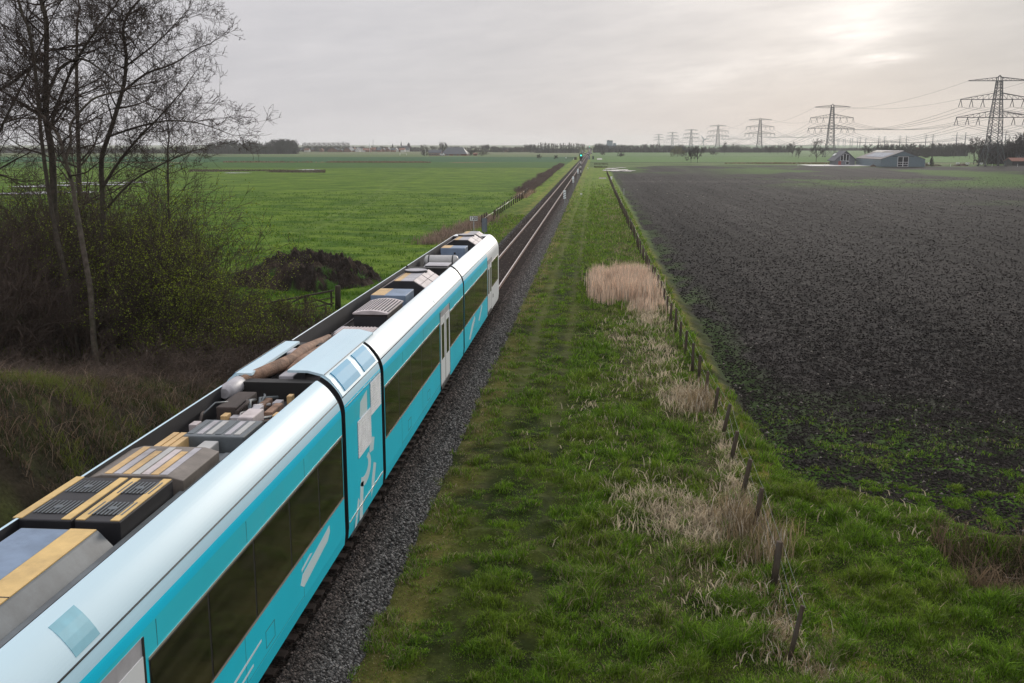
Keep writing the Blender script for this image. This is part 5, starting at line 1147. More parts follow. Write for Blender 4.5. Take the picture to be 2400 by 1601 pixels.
    def mast(kind):
        root = empty('power_mast', (0, 0, 0)); mb = MB(); mb.tube([(0, 0, 0), (0, 0, 24)], [.75, .3], 6); mb.build('mast', M_steel, root)
        mb = MB(); 
        for z, h in (((22.6, 3.2), (19.5, 3.0), (16.6, 2.6)) if kind else ((20.0, 5.6), (16.5, 5.2))): mb.beam((-h, 0, z), (h, 0, z), .3)
        mb.build('cross_arms', M_steel, root); return root
    items = [(2241, 1381, 0), (2261.5, 1381, 0), (2169, 1684, 1), (2185.6, 1684, 1), (2108.4, 1930, 1), (2123.7, 1930, 1), (2059, 2080, 1), (2072.7, 2080, 1), (2355.5, 1250, 1), (2028.7, 2450, 1), (2015.5, 2300, 1), (2009.5, 2620, 1), (1997, 2700, 1), (1992.5, 2860, 1), (1980.8, 3000, 1), (1976, 3120, 1), (1966, 3250, 1), (1962, 3350, 1)]
    for px, d, k in items:
        if k not in proto: o = mast(k); proto[k] = o
        else:
            o = proto[k].copy(); COL.objects.link(o)
            for ch in proto[k].children: c = ch.copy(); COL.objects.link(c); c.parent = o
        o.location = (wx(px, d), d, 0); s = (1 + d * .00012); o.scale = (s, s, 1 if d < 2000 else 1.0)
        tag(o, 'slender grey power mast in the distant double row on the right horizon' if k else 'slender grey mast with two wide cross arms behind the trees near the big pylon', 'mast', 'distant double row of power masts')
pylons()

# ---------------------------------------------------------------- farm, barn, village
M_brick = pm('brick', (.20, .095, .07), .85, 0, .2, 3); M_slate = pm('slate_roof', (.045, .052, .065), .6, 0, .2, 1); M_rtile = pm('red_tiles', (.20, .085, .055), .8, 0, .2, 2)
M_wallw = pm('white_render', (.62, .61, .59), .7, 0, .08); M_pane = pm('window_dark', (.02, .022, .025), .15); M_gwall = pm('ribbed_steel', (.135, .185, .205), .5, .1, .08, 1); M_barnroof = pm('fibre_cement_roof', (.13, .115, .115), .8, 0, .18, 1, dirt=(.09, .08, .075, .6))
def house(name, label, cat, x0, x1, y0, y1, ev, rg_, axis, wm, rm, hip=0., group=None, over=.3, wins=(), z0=-.05):
    cx, cy = (x0 + x1) / 2, (y0 + y1) / 2; root = empty(name, (cx, cy, 0), label, cat, group); a, b = (x1 - x0) / 2, (y1 - y0) / 2
    mb = MB()
    if axis == 'y': mb.prism([(-a, z0), (a, z0), (a, ev), (0, rg_ - .05) if not hip else (a * .0, ev + .01), (-a, ev)], -b, b)
    else: mb.prism([(-b, z0), (b, z0), (b, ev), (0, rg_ - .05) if not hip else (0, ev + .01), (-b, ev)], -a, a, 0, 'x')
    wl = mb.build('wall', wm, root)
    mb = MB(); t = .16; o = over
    if hip:
        A, B = a + o, b + o; h = hip
        if axis == 'x': v = [(-A, -B, ev), (A, -B, ev), (A, B, ev), (-A, B, ev), (-A + h, 0, rg_), (A - h, 0, rg_)]; f = [(0, 1, 5, 4), (1, 2, 5), (2, 3, 4, 5), (3, 0, 4), (0, 3, 2, 1)]
        else: v = [(-A, -B, ev), (A, -B, ev), (A, B, ev), (-A, B, ev), (0, -B + h, rg_), (0, B - h, rg_)]; f = [(0, 1, 4), (1, 2, 5, 4), (2, 3, 5), (3, 0, 4, 5), (0, 3, 2, 1)]
        mb.add(v, f)
    else:
        s = (rg_ - ev) / (a if axis == 'y' else b); w = (a if axis == 'y' else b) + o; L = (b if axis == 'y' else a) + o
        pr = [(-w, ev - s * o), (0, rg_), (w, ev - s * o), (w, ev - s * o + t), (0, rg_ + t), (-w, ev - s * o + t)]; mb.prism(pr, -L, L, 0, axis)
    mb.build('roof', rm, root)
    for (u, z, w, h) in wins:     # windows on the wall facing the camera
        mb = MB(); mb.box(u - w / 2 - .1, u + w / 2 + .1, -b - .03, -b + .02, z - .1, z + h + .1); fr = mb.build('window', M_white, root)
        mb = MB(); mb.box(u - w / 2, u + w / 2, -b - .045, -b - .02, z, z + h); mb.build('pane', M_pane, fr)
    return root
def farms():
    # steel barn with solar roof
    A, B, Y0 = 116.1, 133.6, 423.; root = house('barn', 'large grey-green steel barn with solar panels on its roof and a white framed door', 'barn', A, B, Y0, Y0 + 40, 2.9, 6.15, 'y', M_gwall, M_barnroof, over=.12)
    pv = pm('solar_glass', (.17, .20, .25), .7, 0, .1, .5, spec=.1); cl = pm('clear_roof_sheet', (.42, .40, .35), .8, spec=.1)
    w = 8.75; s = 3.25 / w
    def slope(y0, y1, u0, u1, m, nm, lift=.20):
        mb = MB(); p = lambda u: (-w * (1 - u), 2.9 + s * w * u + lift); a, b = p(u0), p(u1); mb.prism([a, b, (b[0], b[1] + .05), (a[0], a[1] + .05)], y0, y1); o = mb.build(nm, m, root); return o
    for k in range(8): slope(-16 + k * 3.5, -16 + k * 3.5 + 3.3, .22, .72, pv, 'solar_panel')
    slope(4, 20, .76, .985, cl, 'clear_roof_sheet', .19); slope(-20, 20.1, .985, 1.0, M_white, 'ridge_cap', .22)
    mb = MB(); mb.box(-2.15, 2.15, -20.06, -20.01, .0, 4.05); d = mb.build('door', M_white, root)
    for s_ in (-1, 1):
        for z0, z1 in ((.12, .85), (1.0, 1.75), (1.9, 3.9)):
            for q in ((0,) if z0 != 1.0 else (0, 1)):
                a, b = sorted((s_ * .10, s_ * 2.02)); wq = (b - a) / (1 if z0 != 1.0 else 2); mb = MB(); mb.box(a + q * wq + .04, a + (q + 1) * wq - .04, -20.10, -20.055, z0, z1); mb.build('pane', M_pane, d)
    mb = MB(); mb.box(-4.3, 4.3, -20.14, -20.02, 4.08, 4.25); mb.build('door_rail', M_black, root)
    # grey house
    r2 = house('farmhouse', 'small grey gabled house with tall windows and a red door left of the steel barn', 'house', 105.6, 113.8, 455, 467, 2.5, 6.0, 'y', pm('grey_boards', (.14, .15, .165), .8), M_slate, over=1.0, wins=((-1.6, 1.9, 1.0, 2.2), (-.35, 1.9, 1.0, 2.9), (.9, 1.9, 1.0, 2.6), (.9, .3, 1.2, 1.2)))
    mb = MB(); mb.box(-3.0, -1.8, -6.07, -6.01, 0, 1.7); mb.build('door', pm('red_door', (.30, .05, .04), .6), r2)
    for k in range(3): mb = MB(); mb.prism([(-3.2 + .0, 4.0), (-2.2, 4.85), (-2.2, 4.95), (-3.2, 4.1)], 1.5 + k * 1.3, 2.4 + k * 1.3); mb.build('skylight', M_white, r2)
    mb = MB(); mb.box(91, 117, 436, 462, -.02, .03); tag(mb.build('yard', pm('pale_yard', (.52, .51, .49), .8, 0, .1, .5)), kind='structure')
    # far farmhouse on the left
    house('farm_barn', 'long low farm barn with a huge dark hipped roof among bare trees', 'barn', wx(1034, 787), wx(1093, 787), 787, 805, 1.3, 6.4, 'x', M_brick, M_slate, hip=4.2, wins=((-5, .15, 2.2, .8), (1, .15, 2.4, .8), (4.5, .2, 1, .7)))
    house('farmhouse', 'low brick farmhouse with white trim attached left of the great dark roof', 'house', wx(1004, 785), wx(1033, 785), 785, 794, 2.3, 4.5, 'x', M_brick, M_slate, wins=((-3.6, .5, 1.2, 1.1), (-1.6, .5, 1.2, 1.1), (.4, .5, 1.2, 1.1), (2.4, .5, 1.2, 1.1)))
    house('shed', 'tiny red-brown shed between bushes right of the great dark roof', 'shed', wx(1109, 790), wx(1118, 790), 790, 794, 1.2, 2.0, 'x', M_brick, M_rtile)
    house('shed', 'open dark shed with red tiled roof at the right picture edge', 'shed', wx(2377, 452), wx(2420, 452), 452, 460, 1.9, 3.1, 'x', M_black, M_rtile, over=.5)
    house('house', 'grey house roof half hidden by trees behind the red tiled shed', 'house', wx(2388, 480), wx(2430, 480), 480, 490, 3.0, 6.2, 'x', M_wallw, M_slate)
    # parked van
    Y = 783; root = empty('parked_van', (wx(1036.5, Y), Y, 0), 'small white van parked between the brick farmhouse and the dark barn', 'van')
    mb = MB(); mb.prism([(-1.9, .35), (1.9, .35), (1.95, 1.0), (1.3, 1.15), (.9, 1.85), (-1.85, 1.9), (-1.95, 1.0)], -.85, .85, 0, 'x') if False else mb.add(*[[(x, y, z) for y in (-.85, .85) for x, z in ((-1.9, .35), (1.9, .35), (1.95, 1.0), (1.3, 1.15), (.9, 1.85), (-1.85, 1.9), (-1.95, 1.0))], [tuple(range(7)), tuple(range(13, 6, -1))] + [(i, i + 7, (i + 1) % 7 + 7, (i + 1) % 7) for i in range(7)]]); mb.build('body', M_white, root)
    for x in (-1.15, 1.2):
        for s in (-1, 1): mb = MB(); mb.tube([(x, s * .8, .33), (x, s * .88, .33)], .33, 12); mb.build('wheel', M_black, root)
    mb = MB(); mb.box(-1.5, .7, -.865, -.852, 1.15, 1.7); mb.build('window', M_pane, root)
    # goal frame
    Y = 800; root = empty('goal', (wx(944.5, Y), Y, 0), 'thin pale football goal frame alone on the far meadow', 'goal'); mb = MB()
    for s in (-1, 1): mb.tube([(s * 2.6, 0, 0), (s * 2.6, 0, 1.9)], .09, 6); mb.beam((s * 2.6, 0, 1.9), (s * 2.6, 1.5, 0), .06)
    mb.beam((-2.6, 0, 1.9), (2.6, 0, 1.9), .16); mb.build('frame', M_white, root)
    # silo block
    SB = pm('silo_blue_grey', (.20, .25, .31), .6, 0, .06, .1); Y = 1500
    root = empty('silo_tower', (wx(1429, Y), Y, 0), 'tall pale blue-grey silo block with a dark rim rising above the trees', 'silo'); k = Y / 2425.
    mb = MB(); mb.box(-7 * k, 7 * k, -4, 4, 0, 9.2 + 5.5 * k); mb.build('wall', SB, root); mb = MB(); mb.box(-7.2 * k, 7.2 * k, -4.3, 4.3, 9.2 + 5.5 * k, 9.2 + 7.6 * k); mb.build('rim', M_slate, root)
    mb = MB(); mb.box(-4 * k, -1 * k, -3, 3, 9.2 + 7.6 * k, 9.2 + 8.6 * k); mb.build('roof_cabin', M_slate, root)
    root = empty('silo_tower', (wx(1440.5, Y + 10), Y + 10, 0), 'shorter narrow silo block attached right of the tall one', 'silo'); mb = MB(); mb.box(-3.6 * k, 3.6 * k, -4, 4, 0, 9.2 + .8 * k); mb.build('wall', SB, root)
    mb = MB(); mb.box(-2.5 * k, 2.5 * k, -3, 3, 9.2 + .8 * k, 9.2 + 1.6 * k); mb.build('roof_cabin', M_slate, root)
    # wind turbines and mast
    def turbine(px, Y, hub, bl, a0, lab):
        root = empty('wind_turbine', (wx(px, Y), Y, 0), lab, 'wind turbine'); mb = MB(); mb.tube([(0, 0, 0), (0, 0, hub)], [hub * .03, hub * .016], 10); mb.build('tower', M_white if px < 1000 else M_grey, root)
        mb = MB(); mb.tube([(0, -1.2, hub), (0, 1.6, hub)], [.7, .9], 10); mb.build('nacelle', M_grey, root)
        for q in range(3):
            a = a0 + q * 2 * pi / 3; d = np.array((sin(a), 0, cos(a))); p = np.array((0, -1.3, hub)); mb = MB(); mb.tube([p, p + d * bl * .25, p + d * bl], [.55, .8, .12], 6); mb.build('blade', M_white if px < 1000 else M_grey, root)
    turbine(866, 1120, 6.9, 3.4, .35, 'little white wind turbine on the left horizon beside the village'); turbine(1649, 1450, 15.2, 7.8, -.65, 'grey wind turbine between the fourth and fifth pylons')
    root = empty('radio_mast', (wx(874.5, 1150), 1150, 0), 'hair-thin radio mast right of the little white turbine', 'mast'); mb = MB(); mb.tube([(0, 0, 0), (0, 0, 14.2)], .16, 5); mb.build('mast', M_steel, root)
    root = empty('radio_mast', (wx(804.5, 1100), 1100, 0), 'short mast standing in the poplar row', 'mast'); mb = MB(); mb.tube([(0, 0, 0), (0, 0, 12.2)], .28, 5); mb.build('mast', M_steel, root)
    # church
    Y = 1300; k = Y / 2425.; ST = pm('church_brick', (.09, .075, .075), .9)
    root = empty('church', (wx(949, Y), Y, 0), 'dark village church with a needle spire and a squat domed tower', 'church')
    mb = MB(); mb.prism([(-9 * k, 0), (11 * k, 0), (11 * k, 9.2 - 8 * k), (-9 * k, 9.2 - 8 * k)], -4, 4); mb.build('nave', ST, root); mb = MB(); mb.prism([(-4.5, 9.2 - 8 * k), (4.5, 9.2 - 8 * k), (0, 9.2 - 5 * k)], -9 * k, 9 * k, 0, 'x'); mb.build('roof', M_slate, root)
    mb = MB(); mb.frustum(-10.5 * k, -7.5 * k, -1, 1, 0, -10.2 * k, -7.8 * k, -.8, .8, 9.2 - 3 * k); sp = mb.build('tower', ST, root); mb = MB(); mb.frustum(-10.6 * k, -7.4 * k, -1, 1, 9.2 - 3 * k, -9.05 * k, -8.95 * k, -.05, .05, 9.2 + 6.5 * k); mb.build('spire', M_slate, sp)
    mb = MB(); mb.box(6.5 * k, 12 * k, -1.6, 1.6, 0, 9.2 - 1.5 * k); tw = mb.build('tower', ST, root); mb = MB(); mb.tube([(9.2 * k, 0, 9.2 - 1.5 * k), (9.2 * k, 0, 9.2 + .5 * k), (9.2 * k, 0, 9.2 + 3.2 * k)], [3.1 * k, 2.2 * k, .2 * k], 8); mb.build('dome', M_slate, tw)
    root = empty('church_spire', (wx(920, Y), Y, 0), 'small thin church spire left of the main church', 'church'); mb = MB(); mb.box(-.8, .8, -.8, .8, 0, 9.2 - 5 * k); mb.build('tower', ST, root); mb = MB(); mb.frustum(-.9, .9, -.9, .9, 9.2 - 5 * k, -.04, .04, -.04, .04, 9.2 + .3 * k); mb.build('spire', M_slate, root)
    # barns and houses of the village
    house('farm_barn', 'wide dark gabled barn in front of the poplar row', 'barn', wx(767, 1130), wx(791, 1130), 1130, 1150, 2.2, 4.9, 'y', M_brick, M_slate); house('farm_barn', 'small dark gabled barn between two larger barns by the poplars', 'barn', wx(792, 1130), wx(802, 1130), 1130, 1142, 1.6, 3.1, 'y', M_brick, M_slate); house('farm_barn', 'steep dark gabled barn at the right end of the poplar row', 'barn', wx(803, 1128), wx(822, 1128), 1128, 1150, 1.6, 5.8, 'y', M_brick, M_slate)
    r = random.Random(9)
    combos = ((M_wallw, M_slate, 'white walled village house with a dark roof'), (M_brick, M_rtile, 'brick village house with a red tiled roof'), (M_brick, M_slate, 'brick village house with a dark roof'), (M_wallw, M_rtile, 'white walled village house with a red tiled roof'))
    pxs = [(827, 960, 26), (1168, 1290, 14), (1445, 1475, 5), (1545, 1570, 3), (1760, 1830, 6), (2090, 2200, 6), (700, 760, 4)]
    for a, b, n in pxs:
        for i in range(n):
            px = a + (b - a) * (i + r.random() * .8) / n; Y = r.uniform(1140, 1230); c = r.choice(combos if a != 1445 else combos[1:2] + combos[3:]); w = r.uniform(3.5, 6); x = wx(px, Y); h = r.uniform(1.8, 2.6)
            house('village_house', c[2] + ' on the horizon', 'house', x - w / 2, x + w / 2, Y, Y + 8, h, h + r.uniform(1.6, 2.6), r.choice('xy'), c[0], c[1], group='houses on the horizon: ' + c[2])
    # bits beside the big pylon
    for px, lab in ((2183.5, 'white trough just right of the steel barn'), (2249, 'white trough on the rubble right of the barn'), (2271.5, 'white trough left of the pylon feet'), (2304, 'white trough right behind the left pylon feet')):
        Y = 462; root = empty('trough', (wx(px, Y), Y, 0), lab, 'trough'); mb = MB(); mb.frustum(-.55, .55, -.3, .3, .25, -.7, .7, -.42, .42, .95); mb.build('tub', M_white, root); mb = MB(); mb.box(-.5, -.4, -.2, .2, -.05, .27); mb.box(.4, .5, -.2, .2, -.05, .27); mb.build('legs', M_black, root)
    for px, w, h, lab in ((2172, 1.6, 1.1, 'dark earth pile at the right wall of the barn'), (2200, 2.2, .6, 'low dark earth pile on the grass right of the barn'), (2050, 1.3, 1.0, 'dark pile in front of the left wall of the barn'), (2258, 3.2, .9, 'pile of dark rubble below the white troughs')):
        Y = 440 if px != 2050 else 421; rr = np.random.default_rng(int(px)); mb = MB(); n = 14; V = [(0, 0, h)]; F = []
        for ring in range(1, 4):
            for k in range(n):
                a = 2 * pi * k / n; q = ring / 3. * w * (1 + .25 * rr.normal()); V.append((q * cos(a), q * sin(a) * .7, max(-.05, h * (1 - (ring / 3.) ** 1.4) * (1 + .2 * rr.normal()))))
        F += [(0, 1 + k, 1 + (k + 1) % n) for k in range(n)]
        for ring in (0, 1): F += [(1 + ring * n + k, 1 + (ring + 1) * n + k, 1 + (ring + 1) * n + (k + 1) % n, 1 + ring * n + (k + 1) % n) for k in range(n)]
        mb.add(V, F); o = mb.build('earth_pile', M_bramble); o.location = (wx(px, Y), Y, 0); tag(o, lab, 'pile')
    for i, px in enumerate((1873, 1905, 2172, 2232, 2390, 1935, 2080, 2330)):
        Y = 431; mb = MB(); mb.tube([(0, 0, -.1), (0, 0, 1.1)], .06, 5); o = mb.build('field_stake', M_white); o.location = (wx(px, Y), Y, 0); tag(o, 'thin white stake along the far edge of the ploughed field', 'stake', 'white stakes along the field edge')
    for px, Y in ((995 + 3, 786),): mb = MB(); mb.tube([(0, 0, 0), (0, 0, 4.6)], .12, 6); o = mb.build('flag_pole', M_white); o.location = (wx(px, Y), Y - 3, 0); tag(o, 'thin white pole in front of the trees left of the brick farmhouse', 'pole')
farms()

# ---------------------------------------------------------------- distant trees
def far_trees():
    protos = {}
    def variant(kind, k, rich=False):
        r = random.Random(500 + k * 17 + len(kind)); S = []; T = []; E = [4] if rich else []; rm_ = .0042 if rich else .0062
        if kind == 'round':
            tr = .22; S.append((0, 0, 0, 0, 0, tr, .020, .016))
            for i in range(9):
                a = 2 * pi * i / 9 + r.uniform(-.3, .3); e = r.uniform(.25, 1.3); d = (cos(a) * cos(e), sin(a) * cos(e), sin(e)); grow(r, (0, 0, tr * r.uniform(.8, 1.3)), d, .62 * r.uniform(.8, 1.05) * (.8 + .25 * sin(e)), .016, 0, S, [9, 7] + E, rm_, .03, .13, None, .48, (.35, .8))
            S.append((0, 0, tr, 0, 0, .5, .016, .010))
        elif kind == 'tall':
            S.append((0, 0, 0, .01, 0, .3, .018, .015)); S.append((.01, 0, .3, 0, .01, .7, .015, .008))
            for i in range(15):
                a = r.uniform(0, 2 * pi); z = r.uniform(.25, .75); e = r.uniform(.4, 1.2); grow(r, (0, 0, z), (cos(a) * cos(e), sin(a) * cos(e), sin(e)), .34 * r.uniform(.7, 1.1), .011, 0, S, [8, 6] + E, rm_, .04, .14, None, .5, (.35, .8))
        elif kind == 'poplar':
            S.append((0, 0, 0, 0, 0, .9, .022, .006))
            for i in range(26):
                a = r.uniform(0, 2 * pi); z = r.uniform(.25, .92); grow(r, (0, 0, z), (cos(a) * .35, sin(a) * .35, 1), .17 * (1.2 - z * .5), .010, 0, S, [5], .0045, .08, .1, None, .5, (.2, .5))
        elif kind == 'bush':
            for i in range(26):
                a = r.uniform(0, 2 * pi); e = r.uniform(.2, 1.5); grow(r, (r.gauss(0, .08), r.gauss(0, .08), 0), (cos(a) * cos(e), sin(a) * cos(e), sin(e)), .9 * (.55 + .45 * sin(e)), .012, 0, S, [8, 5] + E, .0062 if rich else .0105, .02, .14, None, .4, (.3, .8))
        elif kind == 'willow':
            S.append((0, 0, 0, 0, 0, .35, .05, .035))
            for i in range(24):
                a = r.uniform(0, 2 * pi); e = r.uniform(.3, 1.3); grow(r, (0, 0, .3), (cos(a) * cos(e), sin(a) * cos(e), sin(e)), .7, .014, 0, S, [12, 5] + E, .0055 if rich else .008, -.16, .10, None, .5, (.4, .9))
        A = np.array(S)
        return A
    mats = {'d': M_fartree, 'w': pm('willow_yellow', (.13, .12, .035), .9, 0, .3, .3), 'g': pm('greenish_wood', (.07, .075, .03), .9, 0, .3, .3)}
    cache = {}
    def place(kind, k, px, Y, top, wpx, label, group=None, name='bare_tree', m='d', z=None, parts=False):
        h = z if z else zz(top, wx(px, Y), Y); w = wpx * Y / 2425.
        key = (kind, k, m, bool(parts))
        if key not in cache:
            A = variant(kind, k, bool(parts))
            q = seg_mesh('tmp', A, mats[m]); cache[key] = (q.data, A); bpy.data.objects.remove(q)
        me, A = cache[key]
        zm = A[:, 5].max(); rm = np.percentile(np.hypot(A[:, 3], A[:, 4]), 84)
        if parts:
            A2 = A.copy(); A2[:, [0, 1, 3, 4]] *= w / 2 / rm; A2[:, [2, 5]] *= h / zm; A2[:, 6:] *= h * parts * .55
            A2[:, 6:] = np.maximum(A2[:, 6:], .028); root = empty(name, (wx(px, Y), Y, 0), label, 'tree', group)
            n0 = 1 if kind in ('round', 'willow') else 2
            if kind == 'bush': seg_mesh('crown', A2, mats[m], root)
            else: seg_mesh('trunk', A2[:n0], mats[m], root, 6); seg_mesh('crown', A2[n0:], mats[m], root)
            return root
        o = bpy.data.objects.new(name, me); COL.objects.link(o); o.location = (wx(px, Y), Y, -.05); o.scale = (w / 2 / rm, w / 2 / rm, h / zm); o.rotation_euler = (0, 0, (px * 1.7) % 6.28)
        if m == 'd' or True: tag(o, label, 'tree' if kind != 'bush' else 'bush', group)
        return o
    r = random.Random(33)
    # single trees one can name
    place('round', 0, 1915, 528, 323, 50, 'wide round bare tree just left of the grey house', parts=1.0); place('bush', 1, 1600, 747, 341, 30, 'pale brown bare tree touching the right side of the yellowish willow', 'far bare trees', parts=.8)
    place('willow', 0, 1589, 742, 340, 32, 'round yellowish willow on the far meadow', name='willow_tree', m='w', parts=1.0)
    place('round', 2, 1621, 500, 341, 26, 'left one of two dark bare trees standing close together on the far field edge', parts=1.1); place('round', 3, 1636, 500, 341, 28, 'right one of two dark bare trees standing close together on the far field edge', parts=1.1)
    place('round', 1, 1672, 760, 353, 18, 'small round bare bush right of the two dark trees', parts=1.0); place('tall', 1, 2286, 474, 319, 30, 'tall bare tree left of the big pylon feet', parts=1.2); place('tall', 2, 2312, 484, 317, 28, 'tall bare tree behind the left leg of the big pylon', parts=1.0)
    place('round', 4, 1873, 660, 340, 16, 'small bare tree on a thin trunk left of the second pylon', parts=1.0); place('round', 1, 1858, 740, 331, 24, 'round bare tree left of the small thin-trunked tree', parts=1.0); place('tall', 3, 2035, 560, 337, 20, 'small twin bare tree between the grey house and the barn roof', parts=1.0)
    place('round', 0, 1699, 900, 331, 16, 'round crown rising above the far treeline near the fourth pylon', parts=1.0)
    place('tall', 0, 992, 790, 337, 20, 'dark bare tree at the left end of the farm', parts=1.3); place('round', 3, 1038, 812, 331, 18, 'bare tree rising behind the great dark farm roof', parts=1.4); place('bush', 0, 1129, 786, 349, 28, 'dense round bush at the right end of the farm', name='round_bush', m='g', parts=1.0)
    place('bush', 1, 1102, 790, 352, 14, 'smaller bush between the great dark roof and the round bush', name='round_bush', parts=.9); place('bush', 2, 994, 783, 352, 16, 'dark bush at the foot of the tree left of the farmhouse', name='round_bush', parts=1.0); place('round', 4, 1110, 800, 348, 14, 'thin small tree behind the red-brown shed', parts=1.0)
    place('bush', 0, 1455, 746, 356, 16, 'round dark bush on the far meadow right of the crossing', name='round_bush', parts=1.0); place('bush', 3, 1413, 860, 350, 10, 'dark pointed bush just right of the far track', name='round_bush', parts=1.0)
    place('round', 1, 1263, 590, 361, 11, 'faint small bare tree on the far field left of the signal', parts=.7); place('round', 2, 1303, 600, 363, 10, 'faint smaller bare tree between the field tree and the signal', parts=.6); place('bush', 1, 1365, 950, 344, 16, 'greenish round tree beside the far end of the track', name='round_bush', m='g', parts=.8)
    place('bush', 2, 2187, 432, 366, 9, 'stubby dead tree with broken branches behind the right barn wall', name='dead_tree', parts=1.2)
    # groups
    def row(a, b, n, Y0, Y1, t0, t1, w0, w1, kinds, label, group, m='d', name='bare_tree', jit=.8):
        for i in range(n):
            px = a + (b - a) * (i + .5 + r.uniform(-jit, jit) * .5) / n; Y = r.uniform(Y0, Y1); k = r.choice(kinds); place(k, r.randrange(4), px, Y, r.uniform(t0, t1), r.uniform(w0, w1), label, group, name if k != 'bush' else 'bare_bush', m)
    row(486, 600, 26, 905, 960, 326, 334, 14, 22, ['round', 'tall', 'bush'], 'bare tree in the left part of the copse beyond the pasture', 'trees of the left copse'); row(590, 655, 16, 905, 960, 330, 337, 13, 20, ['round', 'bush', 'tall'], 'bare tree in the dip in the middle of the copse', 'trees of the copse middle')
    row(640, 692, 20, 905, 960, 324, 329, 16, 22, ['round', 'tall', 'bush'], 'tall bare tree in the right part of the copse beyond the pasture', 'trees of the right copse')
    for i in range(40): place('poplar', i % 4, 709.5 + i * 2.78, 1100 + r.uniform(-2, 2), 333.5 + r.uniform(-.5, .8), 3.4, 'slim leafless poplar in the even row on the left horizon', 'poplar row', 'poplar_tree')
    row(695, 985, 70, 1180, 1260, 341, 347, 8, 16, ['round', 'bush'], 'bare tree in the low treeline around the village', 'trees around the village')
    row(1000, 1160, 26, 1120, 1200, 340, 346, 8, 15, ['round', 'bush', 'tall'], 'bare tree in the treeline behind the farm', 'trees behind the farm')
    row(1130, 1145, 5, 1100, 1120, 336, 339, 7, 9, ['tall'], 'bare tree in the taller clump right of the farm', 'taller clump right of the farm')
    row(1155, 1262, 26, 1080, 1180, 341, 347, 9, 15, ['round', 'bush'], 'bare tree in the treeline between farm and track', 'trees between farm and track'); row(1228, 1254, 7, 1060, 1080, 336, 339, 9, 13, ['round', 'bush'], 'round bare tree in the clump left of the tall roadside trees', 'clump left of the roadside trees')
    row(1258, 1372, 24, 1090, 1120, 333, 337, 5, 8, ['tall', 'poplar'], 'slender bare roadside tree left of the far end of the track', 'roadside trees left of the track'); row(1256, 1356, 18, 1030, 1060, 345, 349, 10, 15, ['bush'], 'dark hedge bush below the roadside trees', 'hedge left of the track', name='bare_bush')
    row(1372, 1388, 4, 1350, 1450, 343, 347, 6, 8, ['tall', 'bush'], 'hazy tree where the track vanishes', 'trees where the track vanishes')
    row(1392, 1424, 9, 1070, 1100, 335, 337, 12, 16, ['bush', 'round'], 'rounded dense tree in the dark clump left of the silo', 'clump left of the silo')
    row(1424, 1600, 46, 1070, 1130, 337, 342, 9, 15, ['bush', 'round', 'tall'], 'bare tree in the treeline between silo and willow', 'trees between silo and willow')
    row(1600, 1860, 56, 1060, 1150, 341, 347, 9, 16, ['bush', 'round'], 'bare tree in the treeline behind the middle pylons', 'trees behind the middle pylons'); row(1690, 1740, 7, 1020, 1050, 336, 341, 12, 16, ['round'], 'round bare tree in the clump near the fourth pylon', 'clump near the fourth pylon')
    row(1792, 1850, 9, 900, 960, 336, 341, 11, 16, ['round', 'tall'], 'bare tree in the loose clump right of the third pylon', 'clump right of the third pylon')
    row(2050, 2185, 22, 700, 780, 334, 341, 12, 20, ['round', 'bush', 'tall'], 'bare tree in the row behind the steel barn', 'trees behind the steel barn'); row(2180, 2275, 20, 760, 830, 333, 338, 13, 20, ['round', 'bush', 'tall'], 'bare tree in the grey wood between barn and big pylon', 'trees between barn and big pylon')
    row(2232, 2300, 6, 640, 700, 332, 338, 12, 16, ['tall', 'round'], 'bare tree on a visible trunk left of the big pylon', 'trees left of the big pylon')
    row(2298, 2420, 22, 478, 520, 322, 338, 22, 32, ['bush', 'tall', 'round'], 'dark bare tree in the thicket behind the big pylon', 'thicket behind the big pylon'); row(2365, 2420, 6, 474, 500, 306, 322, 26, 36, ['tall', 'round'], 'tall dark bare tree at the right picture edge', 'tall trees at the right edge')
    row(0, 480, 60, 900, 1100, 340, 348, 14, 24, ['bush', 'round'], 'hazy bare tree in the treeline behind the left thicket', 'treeline behind the left thicket')
    # undergrowth that closes the treelines
    def under(name, a, b, Y0, Y1, top, N, label, c=(.040, .034, .031), w=.5):
        rr = np.random.default_rng(int(a) + 20); px = a + (b - a) * rr.random(N); Y = Y0 + (Y1 - Y0) * rr.random(N); x = Y * np.tan(np.arctan((px - 1200) * .9808 / 2333.) - R(4.6867)); prof_ = .65 + .6 * fbm(px * .06, px * 0 + 3, int(a) + 20)
        hh = (9.2 + (337 - top) * Y / 2425.) * prof_ * (.5 + .6 * rr.random(N)); g = rr.random((N, 1)); blades(name, x, Y, hh, np.full(N, w), np.array(c) * (.6 + .8 * g), .25, label, 'undergrowth', pz=np.zeros(N) - .1, seed=int(a) + 20)
    under('copse_undergrowth', 484, 695, 905, 950, 345, 9000, 'dense grey-brown undergrowth filling the copse beyond the pasture')
    under('treeline_undergrowth', 695, 1000, 1190, 1260, 351, 6000, 'low hazy scrub along the village treeline'); under('treeline_undergrowth', 1000, 1262, 1150, 1200, 351, 5000, 'low hazy scrub behind the farm')
    under('hedge_undergrowth', 1256, 1358, 1035, 1070, 347, 5000, 'dark low hedge left of the far track'); under('treeline_undergrowth', 1390, 1424, 1075, 1100, 341, 3000, 'dense dark scrub left of the silo')
    under('treeline_undergrowth', 1424, 1600, 1090, 1130, 346, 7000, 'scrub closing the treeline between silo and willow'); under('treeline_undergrowth', 1600, 1860, 1100, 1150, 349, 7000, 'scrub closing the treeline behind the middle pylons')
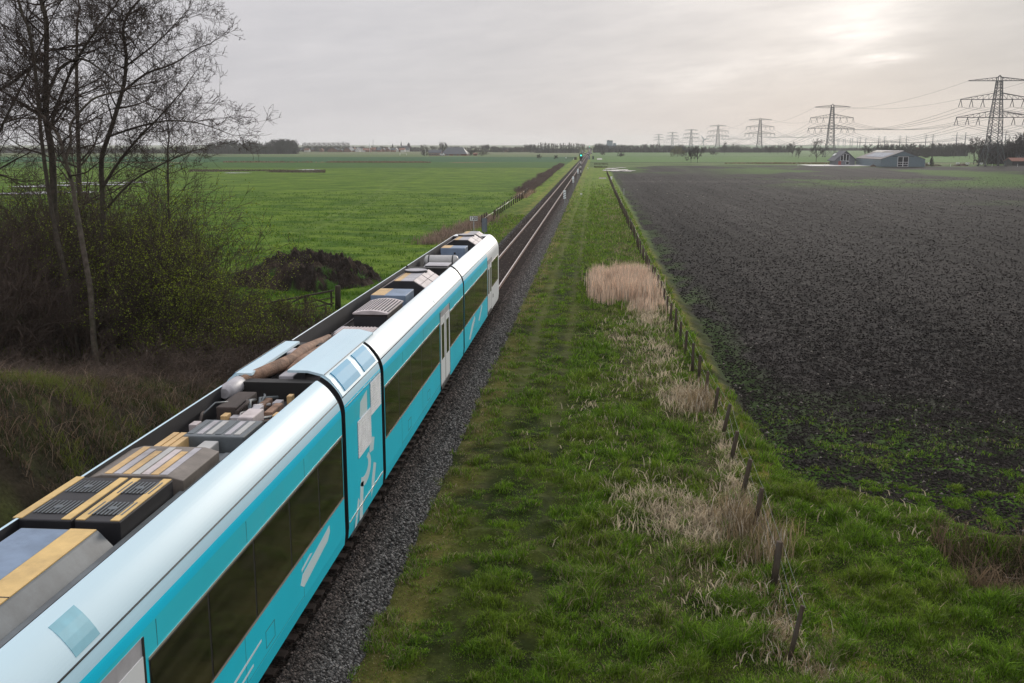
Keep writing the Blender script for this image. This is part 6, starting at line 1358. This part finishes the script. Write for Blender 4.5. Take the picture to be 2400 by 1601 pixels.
    under('treeline_undergrowth', 1860, 2060, 1400, 1500, 345, 4000, 'faint low scrub far behind the grey house'); under('treeline_undergrowth', 2050, 2270, 790, 830, 346, 8000, 'grey wood floor between barn and big pylon', w=.35)
    under('thicket_undergrowth', 2318, 2425, 480, 520, 346, 9000, 'dense dark thicket behind the right side of the big pylon', (.032, .024, .021), .22); under('treeline_undergrowth', -10, 484, 950, 1100, 350, 6000, 'hazy scrub line behind the left thicket')
    # reeds and rough strips along the field ditches
    def strip(a, b, Y0, Y1, h, N, c, label, w=.2):
        rr = np.random.default_rng(int(a * 3 + Y0)); px = a + (b - a) * rr.random(N); Y = Y0 + (Y1 - Y0) * rr.random(N); x = Y * np.tan(np.arctan((px - 1200) * .9808 / 2333.) - R(4.6867)); k = fbm(x * .05, Y * .05, 5) + .2 * rr.random(N) > .55
        blades('ditch_reeds', x[k], Y[k], h * (.4 + .9 * rr.random(k.sum())), np.full(k.sum(), w), np.array(c) * (.5 + rr.random((k.sum(), 1))), .3, label, 'reeds', pz=np.zeros(k.sum()) - .02, seed=int(a + Y0))
    strip(520, 1010, 492, 500, .8, 5000, (.20, .13, .08), 'reddish brown reeds in the ditch across the far pasture'); strip(1700, 1960, 478, 486, .7, 3000, (.22, .17, .09), 'tan reeds in the ditch left of the grey house')
    strip(1393, 1425, 395, 470, .5, 1500, (.07, .07, .03), 'rough brown-green scrub beyond the puddle beside the far fence', .12); strip(440, 760, 320, 352, .35, 7000, (.10, .08, .06), 'grey-brown tilled strip across the left pasture', .25)
far_trees()

# ---------------------------------------------------------------- haze
def haze():
    mb = MB(); mb.box(-4200, 4200, -60, 4600, -3.5, 41); m = bpy.data.materials.new('haze'); m.use_nodes = True; t = m.node_tree; t.nodes.clear()
    o = t.nodes.new('ShaderNodeOutputMaterial'); v = t.nodes.new('ShaderNodeVolumePrincipled'); v.inputs['Color'].default_value = (.93, .94, .97, 1); v.inputs['Density'].default_value = .00014; v.inputs['Anisotropy'].default_value = .35
    t.links.new(v.outputs[0], o.inputs['Volume']); tag(mb.build('haze', m), kind='stuff')
haze()
